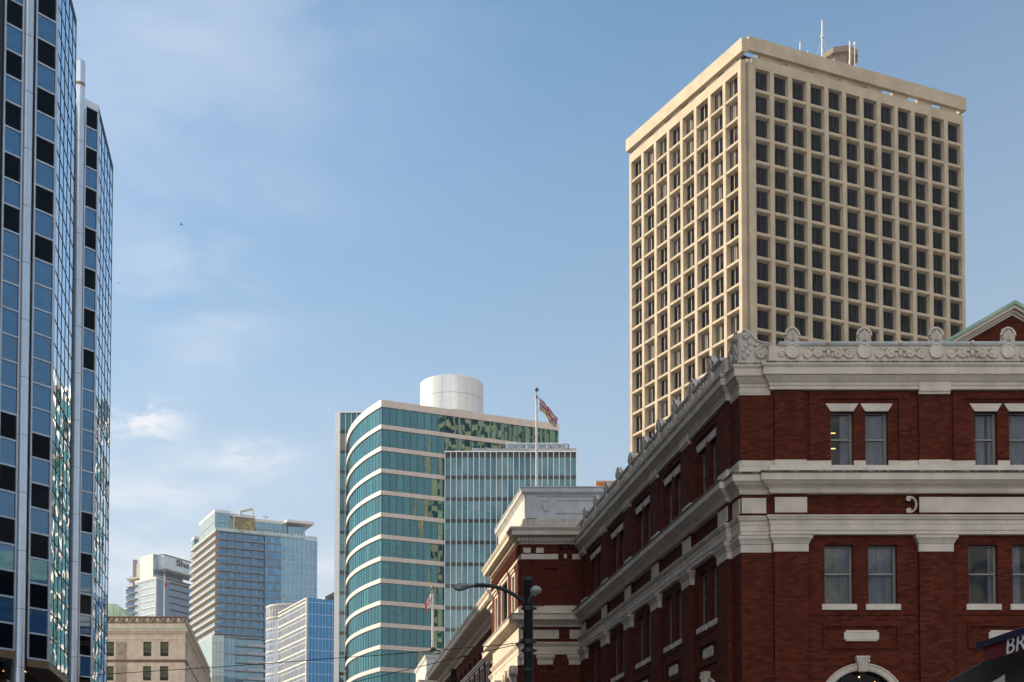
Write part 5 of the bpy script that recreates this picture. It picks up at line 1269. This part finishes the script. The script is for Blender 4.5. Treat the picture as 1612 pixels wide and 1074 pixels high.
# ================================================================== smaller buildings glimpsed between
cb = thing('copper_roofed_building', (-66, 235, 0), 'ribbed pale green copper roof rising behind the sandstone block', 'building')
p0, p1, p2 = at(150, 948, 235), at(183, 951, 235), at(199, 970, 235)
prof = [(p0.x - 12, p0.z + .3), (p1.x, p1.z)] + [(p1.x + (p2.x - p1.x) * t, p1.z - (p1.z - p2.z) * (t ** 1.25)) for t in (.25, .5, .75, 1.)] + [(p2.x + 1.0, p2.z - 3), (p2.x + 1, 34), (p0.x - 12, 34)]
Fc = Fr((0, 235.0), (1, 0), 1)
mb = MB(); mb.extr(Fc, prof, -25, 0); mb.build('copper_roof', ['copper_pale'], cb)
mb = MB()
for k in range(14):
    x = p0.x - 8 + k * 1.1
    if x < p2.x - .3: mb.box(Fc, x, x + .06, p2.z - 2, min(p1.z + .1, p1.z - max(0, (x - p1.x)) * (p1.z - p2.z) / (p2.x - p1.x)), 0, .05)
mb.build('roof_ribs', ['copper'], cb)
mb = MB(); mb.prism([(p0.x - 12, 235.3), (p2.x + .7, 235.3), (p2.x + .7, 259), (p0.x - 12, 259)], 0, 34); mb.build('wall', ['sand'], cb)

q0, q1 = at(497.5, 943, 620), at(524, 933, 620)
dd = thing('white_concrete_building', (q0.x, 620, 0), 'small white concrete roof and dark window row showing above the blue office', 'building')
Fd = Fr((q0.x, 600.0), GL, -1)
Fd2 = Fr((q0.x + 1, 620.0), GR, 1); zt2 = at(512, 938, 620).z
Fz = Fr(at(535, 930, 610).xy, GL, -1)
zz0 = at(535, 927, 610).z
mb = MB(); mb.box(Fz, 0, 42, 0, zz0, -20, 0); mb.build('wall', ['roof_white'], dd)
mb = MB()
for k in range(6): mb.box(Fz, 1 + k * 2.6, 2.2 + k * 2.6, zz0 - 2.9, zz0 - 1.3, 0, .06)
mb.build('window_row', ['panel_dark'], dd)
mb = MB(); mb.box(Fz, 25, 27, zz0, zz0 + 1, -4, -2); mb.build('roof_vent', ['sand_dark'], dd)

ob_ = thing('orange_building', (10.9, 180, 0), 'orange brick building whose flat top shows behind the station attic', 'building')
z_ = at(955, 757.5, 180).z; Fo = Fr((10.85, 180.0), (1, 0), 1)
mb = MB(); mb.box(Fo, 0, 14, 0, z_ - .35, -10, 0); mb.build('wall', ['orange'], ob_)
mb = MB(); mb.box(Fo, -.1, 14.1, z_ - .35, z_, -10.1, .15); mb.build('coping', ['orange'], ob_)
mb = MB()
for k in range(5): mb.box(Fo, 1.0 + k * 2.6, 2.4 + k * 2.6, z_ - 6, z_ - 4, 0, .03)
mb.build('windows', ['panel_dark'], ob_)

hb = thing('tan_office_block', (-50, 142, 0), 'tan office block standing behind the blue glass tower', 'building')
mb = MB(); mb.prism([(-50, 142), (-53.8, 168), (-80, 168), (-78, 142)], 0, 62); mb.build('wall', ['office_tan'], hb)
Fh = Fr((-50, 142.0), (-3.8, 26), 1); mb = MB()
for k in range(14): mb.box(Fh, .5, 25.7, 4 + 4 * k, 6.2 + 4 * k, 0, .03)
mb.build('window_band', ['panel_dark'], hb)
mb = MB(); mb.prism([(-49.8, 141.8), (-53.6, 168.2), (-80.2, 168.2), (-78.2, 141.8)], 62.002, 62.8); mb.build('coping', ['office_tan'], hb)

mt = thing('tan_tower', (168, 120, 0), 'tan high-rise beyond the right edge, seen only mirrored in the curved tower glass', 'tower')
Fm = Fr((142, 103), (54, 37), -1)
mb = MB(); mb.box(Fm, 0, 62, 0, 205, -9, 0); mb.build('wall', ['office_tan'], mt)
mb = MB()
for k in range(44): mb.box(Fm, .5, 61.5, 8 + 4.4 * k, 10.4 + 4.4 * k, 0, .05)
mb.build('window_band', ['panel_dark'], mt)
mb = MB()
for k in range(18): mb.box(Fm, .6 + 3.5 * k, 1.5 + 3.5 * k, 0, 205, .05, .6)
mb.build('concrete_fins', ['concrete'], mt)

# ================================================================== street lamp, post, wires
lamp = thing('street_lamp', (.37, 32, 0), 'black street lamp post with one long curved arm in front of the brick station', 'street lamp')
mb = MB(); mb.lathe((.37, 32), [(.2, 0), (.2, .5), (.13, .7), (.105, 2), (.098, 8.22), (.13, 8.24), (.13, 8.27), (.06, 8.33), (0, 8.36)], 16)
for z in (7.62, 6.86, 6.66): mb.lathe((.37, 32), [(.125, z - .05), (.125, z + .05)], 16); mb.tube([(.2, 32, z), (.56, 32, z)], .03, 6)
mb.lathe((.37, 32), [(.112, 6.2), (.112, 6.26)], 16); mb.tube([(.24, 31.95, 6.86), (.16, 31.95, 6.86)], .03, 6)
mb.tube([(.37 + .09, 31.93, 3), (.37 + .09, 31.93, 8)], .018, 5)
mb.build('pole', ['black_metal'], lamp)
ap = [at(u, v, 32) for u, v in ((829, 950), (822, 944.5), (812, 938.5), (800, 931), (786, 925.5), (772, 922.5), (760, 921.2), (746, 921.4))]
mb = MB(); mb.tube(ap, [.055, .05, .045, .043, .042, .042, .042, .045], 10); mb.build('arm', ['black_metal'], lamp)
h0, h1 = at(748, 921.5, 32), at(714, 923.5, 32)
mb = MB(); n = 12; pts = [h0.lerp(h1, i / n) + Vector((0, 0, .01)) for i in range(n + 1)]; rr = [.045, .05, .055, .06, .075, .095, .105, .108, .105, .095, .08, .055, .015]
for i in range(n):
    pass
mb.tube(pts, rr, 14)
hd_ = mb.build('lamp_head', ['lamp_body'], lamp)
for v in hd_.data.vertices: 
    c = h0.lerp(h1, .5) - ORI[lamp.name]
    if v.co.z > c.z: v.co.z = c.z + (v.co.z - c.z) * .55
mb = MB(); c = at(724, 925.5, 32); mb.sphere((c.x, c.y, c.z), .15, .095, .075, seg=16, rings=10); mb.build('lens', ['lamp_lens'], hd_)
c = at(843.5, 929.5, 31.9); mb = MB(); mb.sphere(c, .135, .16, .10, seg=14, rings=9); mb.tube([c + Vector((-.1, 0, -.12)), c + Vector((0, 0, -.05))], .06, 8); mb.build('side_floodlight', ['lamp_lens'], lamp)
mb = MB(); mb.tube([(.37, 31.95, 7.72), c + Vector((-.07, .0, -.08))], .07, 8); mb.build('floodlight_bracket', ['black_metal'], lamp)

pole = thing('trolley_pole', (-3.1, 75, 0), 'dark bare pole, only its top showing in front of the far station wing', 'pole')
pz = at(714, 1052, 75)
mb = MB(); mb.lathe((pz.x, 75), [(.2, 0), (.15, 2), (.14, pz.z - .15), (.16, pz.z - .13), (.16, pz.z - .05), (0, pz.z)], 14); mb.build('shaft', ['black_metal'], pole)
mb = MB(); mb.lathe((pz.x, 75), [(.17, pz.z - .7), (.17, pz.z - .55)], 14); mb.tube([(pz.x - .3, 75, pz.z - .62), (pz.x + .3, 75, pz.z - .62)], .03, 6); mb.build('wire_clamp', ['black_metal'], pole)
def wire(pts, knots, label):
    P = [at(*p) for p in pts]; root = thing('overhead_wire', P[0], label, 'cable', 'overhead wires from the lamp post')
    mb = MB(); mb.tube(P, [.010 + .00022 * max(0, p.y - 32) for p in P], 5); mb.build('cable', ['wire'], root)
    for k in knots:
        c = at(*k); r = 2.4 * k[2] / 2239; mb = MB(); mb.sphere(c, r * 1.25, r, r * .8, seg=10, rings=7); mb.tube([c + Vector((-r * 2.2, 0, 0)), c + Vector((r * 2.2, 0, 0))], r * .3, 5); mb.build('insulator', ['wire'], root)
wire([(829, 1010.5, 32), (790, 1015.5, 35), (754, 1018.5, 38), (720, 1021, 41.5), (680, 1025, 45), (600, 1031.5, 52), (524, 1036.5, 60), (430, 1044, 68), (330, 1051, 76), (230, 1057.5, 84), (142, 1063, 90), (112, 1064, 92.6)], [(754, 1018.5, 37.9), (680, 1025, 44.9)], 'upper thin black wire running from the lamp post to the glass tower')
wire([(829, 1011.5, 32), (790, 1020, 36), (754, 1028, 40), (731, 1033.5, 43), (701, 1040, 47), (640, 1054.5, 55), (563, 1072.5, 66), (480, 1093, 76), (300, 1138, 90), (150, 1175, 98)], [(731, 1033.5, 42.9)], 'lower thin black wire sloping from the lamp post down out of view')

# ================================================================== flags
def flagpole(base, top, r, label, ball=True):
    t = thing('flagpole', base, label, 'flagpole', 'flagpoles on the roofs'); mb = MB()
    mb.tube([base, (base[0], base[1], top[2] - .5)], [r, r * .75], 12); mb.build('shaft', ['pole_white'], t)
    mb = MB(); mb.lathe((base[0], base[1]), [(r * .9, top[2] - .62), (r * 1.2, top[2] - .5), (r * .3, top[2] - .4), (r * .25, top[2] - .1)], 10); mb.sphere((base[0], base[1], top[2] - .02), r * 1.5); mb.build('finial', ['lamp_body'], t)
    mb = MB(); mb.lathe((base[0], base[1]), [(r * 2.6, base[2] - .05), (r * 2.6, base[2] + .12), (r * 1.2, base[2] + .25)], 12); mb.tube([(base[0] + r * 2, base[1], base[2]), (base[0] + r * 7, base[1], base[2] - .3)], r * .5, 6); mb.build('foot', ['black_metal'], t); return t
def flag(name, Y, hoist, path, colour, label, amp=.05):
    """hoist: two (u,v) points top/bottom; path: list of ((u,v) top, (u,v) bottom) along the fly; a cloth grid with folds in depth"""
    nx, ny = 34, 20; cols = [hoist] + path; K = len(cols) - 1; grid = []
    for i in range(nx + 1):
        t = i / nx * K; k = min(int(t), K - 1); f = t - k
        a = at(*cols[k][0], Y).lerp(at(*cols[k + 1][0], Y), f); b = at(*cols[k][1], Y).lerp(at(*cols[k + 1][1], Y), f)
        for j in range(ny + 1):
            p = a.lerp(b, j / ny); p.y += amp * math.sin(i * .55 + j * .25) * min(1, i / 6) ; grid.append(p)
    mb = MB(); mats = ['flag_red', 'flag_white', 'flag_blue', 'flag_gold']
    fs = [[], [], [], []]
    for i in range(nx):
        for j in range(ny):
            fs[colour((i + .5) / nx, (j + .5) / ny)].append((i * (ny + 1) + j, (i + 1) * (ny + 1) + j, (i + 1) * (ny + 1) + j + 1, i * (ny + 1) + j + 1))
    base = len(mb.v); mb.v += [tuple(p) for p in grid]
    for mi, l in enumerate(fs):
        for f in l: mb.f.append(list(f)); mb.m.append(mi); mb.uv.append(None); mb.sm.append(True)
    o = mb.build(name, mats, None, grid[0]); tag(o, label, 'flag'); return o
def bc_flag(x, y):
    if y < .5:
        yy = y / .5; d1 = abs(yy - x); d2 = abs(yy - (1 - x))
        if abs(yy - .5) < .12 or abs(x - .5) < .07: return 0
        if abs(yy - .5) < .17 or abs(x - .5) < .095: return 1
        if d1 < .06 or d2 < .06: return 0
        if d1 < .10 or d2 < .10: return 1
        return 2
    yy = (y - .5) / .5; r = math.hypot((x - .5) * 1.3, (1 - yy) * .8)
    if r < .42 or (r < .62 and math.sin(math.atan2(1 - yy, x - .5) * 11) > 0): return 3
    return 2 if math.sin((yy * 3.1 + .12 * math.sin(x * 16)) * 2 * math.pi) > -.35 else 1
def ca_flag(x, y):
    if x < .25 or x > .75: return 0
    a, b = (x - .5) / .25, (y - .5) / .5
    leaf = (abs(a) < .12 and b < .75) or (abs(a) + abs(b + .05) * .9 < .5) or (abs(b - .1) < .12 and abs(a) < .62 - .8 * abs(b - .1))
    return 0 if leaf else 1
b = at(845, 763, 91); t = at(846, 613, 91); flagpole((b.x, 91, 25.1), t, .09, 'white flagpole on the grey attic of the station pavilion')
flag('provincial_flag', 91, ((849.2, 626), (849.6, 647)), [((855, 631.5), (855.5, 649.5)), ((863, 640.5), (860, 655)), ((871, 651), (864.5, 665)), ((878.5, 659), (874.5, 675.5))], bc_flag, 'drooping red, white, blue and gold provincial flag')
b = at(681, 1023, 155); t = at(682, 925, 155); flagpole((b.x, 155, b.z), t, .14, 'white flagpole above the end of the far station wing')
flag('national_flag', 155, ((681, 931), (681, 948)), [((678.5, 933), (678.5, 952)), ((675, 940), (675.5, 956)), ((671.5, 947), (673, 960)), ((669, 953), (671, 965))], ca_flag, 'red and white maple leaf flag drooping beside the green tower', .12)
b = at(258.5, 970, 212); t = at(258.5, 900, 212); flagpole((b.x, 212, 37.0), t, .13, 'white flagpole on the roof of the sandstone block')
flag('national_flag', 212, ((259, 911.5), (259, 929.5)), [((260.2, 913), (260.2, 929)), ((261.5, 915.5), (261, 928)), ((262.3, 919), (261.2, 926))], ca_flag, 'limp maple leaf flag on the sandstone block in front of the sign tower', .2)

# ================================================================== awning at the right edge
aw0 = at(1541, 1016, 20); Aw = Fr((aw0.x, 20.0), (-ST[0], -ST[1]), 1); za = aw0.z
awn = thing('shop_awning', (aw0.x, 20, 0), 'maroon canvas shop awning with pale capital letters on its front', 'awning')
mb = MB(); mb.extr(Fr(Vector(Aw(-.02, 0)[:2]), (Aw.n.x, Aw.n.y), 1), [(-2.1, za + .78), (.0, za + .02), (.0, za + .04), (-2.1, za + .80)], -4.5, -.08)
mb.build('canopy', ['maroon'], awn)
mb = MB(); mb.box(Aw, 0, 4.5, za - .06, za + .03, -.05, .05); mb.build('front_bar', ['awning_bar'], awn)
zbv = at(1549, 1043, 20).z
mb = MB(); n = 30
for i in range(n):
    s0, s1 = .10 + 4.3 * i / n, .10 + 4.3 * (i + 1) / n; f = lambda s: .012 * math.sin(s * 5)
    mb.face([Aw(s0, za - .055, .0), Aw(s1, za - .055, .0), Aw(s1, zbv, -.04 + f(s1)), Aw(s0, zbv, -.04 + f(s0))])
mb.build('valance', ['maroon'], awn)
s0, zl = onp(Aw, 1584.5, 1031); s1, _ = onp(Aw, 1600, 1028); zl2 = onp(Aw, 1589, 1005)[1]
tm = text_mesh('BR', .2, .004, 'lettering', .12)
hx = max(v.co.x for v in tm.vertices); hy = max(v.co.y for v in tm.vertices)
for v in tm.vertices: v.co = Vector((v.co.x * (s1 - s0) * 2.05 / hx, -v.co.z, v.co.y * (zl2 - zl) / hy))
tm.materials.clear(); tm.materials.append(M['letter_grey']); inst('lettering', tm, awn, Aw, s0, zl, .02)
Fy = Fr((0, 20.35), (1, 0), 1)
def pxy(L_, Y): return [(at(u, v, Y).x, at(u, v, Y).z) for u, v in L_]
mb = MB(); mb.extr(Fy, pxy([(1478, 1082), (1549, 1041), (1600, 1024), (1640, 1004), (1660, 1022), (1612, 1043), (1552, 1080)], 20.35), -.25, 0); mb.build('side_arm', ['black_metal'], awn)
mb = MB(); mb.extr(Fy, pxy([(1554, 1081), (1612, 1044), (1660, 1022), (1700, 1022), (1700, 1180), (1554, 1180)], 20.35), -.33, -.28); mb.build('side_screen', ['screen_grey'], awn)
shop = thing('corner_shop', (9, 20, 0), 'low brick shop carrying the maroon awning', 'shop')
Fk = Fr(Vector(Aw(-.1, 0, -2.15)[:2]), (-ST[0], -ST[1]), 1)
wb = MB(); wb.wall(Fk, 0, 8, 0, 6.6, [(.8, 3.4, .6, 3.2), (4.2, 5.4, 0, 3.2)], .25); wb.box(Fk, .0, 8, 6.6, 6.8, -5, .1); wb.box(Fk, 0, 8, 0, 6.58, -5, -.9)
wb.build('wall', ['brick'], shop, normals=False)
mb = MB(); mb.face([Fk(.8, .6, -.2), Fk(3.4, .6, -.2), Fk(3.4, 3.2, -.2), Fk(.8, 3.2, -.2)]); mb.face([Fk(4.2, 0, -.2), Fk(5.4, 0, -.2), Fk(5.4, 3.2, -.2), Fk(4.2, 3.2, -.2)]); mb.build('shop_glass', ['panel_dark'], shop, normals=False)

# ================================================================== birds
def bird(u, v, Y, sc_, label):
    c = at(u, v, Y); mb = MB()
    mb.tube([c + Vector((-.2, 0, .0)) * sc_, c + Vector((-.08, 0, .02)) * sc_, c + Vector((.1, 0, .02)) * sc_, c + Vector((.24, 0, -.01)) * sc_], [.01 * sc_, .06 * sc_, .055 * sc_, .012 * sc_], 7)
    for sg in (-1, 1):
        mb.mesh([c + Vector((-.08, 0, .03)) * sc_, c + Vector((.08, 0, .03)) * sc_, c + Vector((.04, sg * .28, .14)) * sc_, c + Vector((-.02, sg * .55, .08)) * sc_, c + Vector((-.09, sg * .26, .12)) * sc_], [(0, 1, 2, 4), (4, 2, 3)])
    tag(mb.build('bird', ['bird'], None, c), label, 'bird', 'birds in the sky')
bird(285.5, 354, 160, .75, 'tiny dark bird gliding in the open sky, the higher of two')
bird(186.5, 446, 150, .45, 'tiny dark bird in the sky close beside the glass tower')

# ================================================================== thin summer haze over the city
bm = bmesh.new(); bmesh.ops.create_cube(bm, size=1); me = bpy.data.meshes.new('haze'); bm.to_mesh(me); bm.free()
hz = bpy.data.objects.new('haze', me); col.objects.link(hz); hz.location = (0, 400, 106); hz.scale = (1100, 1100, 215); hz['kind'] = 'stuff'
hm = bpy.data.materials.new('thin_haze'); hm.use_nodes = True; t = hm.node_tree; t.nodes.clear()
o_ = t.nodes.new('ShaderNodeOutputMaterial'); pv = t.nodes.new('ShaderNodeVolumePrincipled'); pv.inputs['Color'].default_value = (.80, .88, 1, 1)
pv.inputs['Density'].default_value = .00012; pv.inputs['Anisotropy'].default_value = .3; t.links.new(pv.outputs[0], o_.inputs['Volume']); me.materials.append(hm)
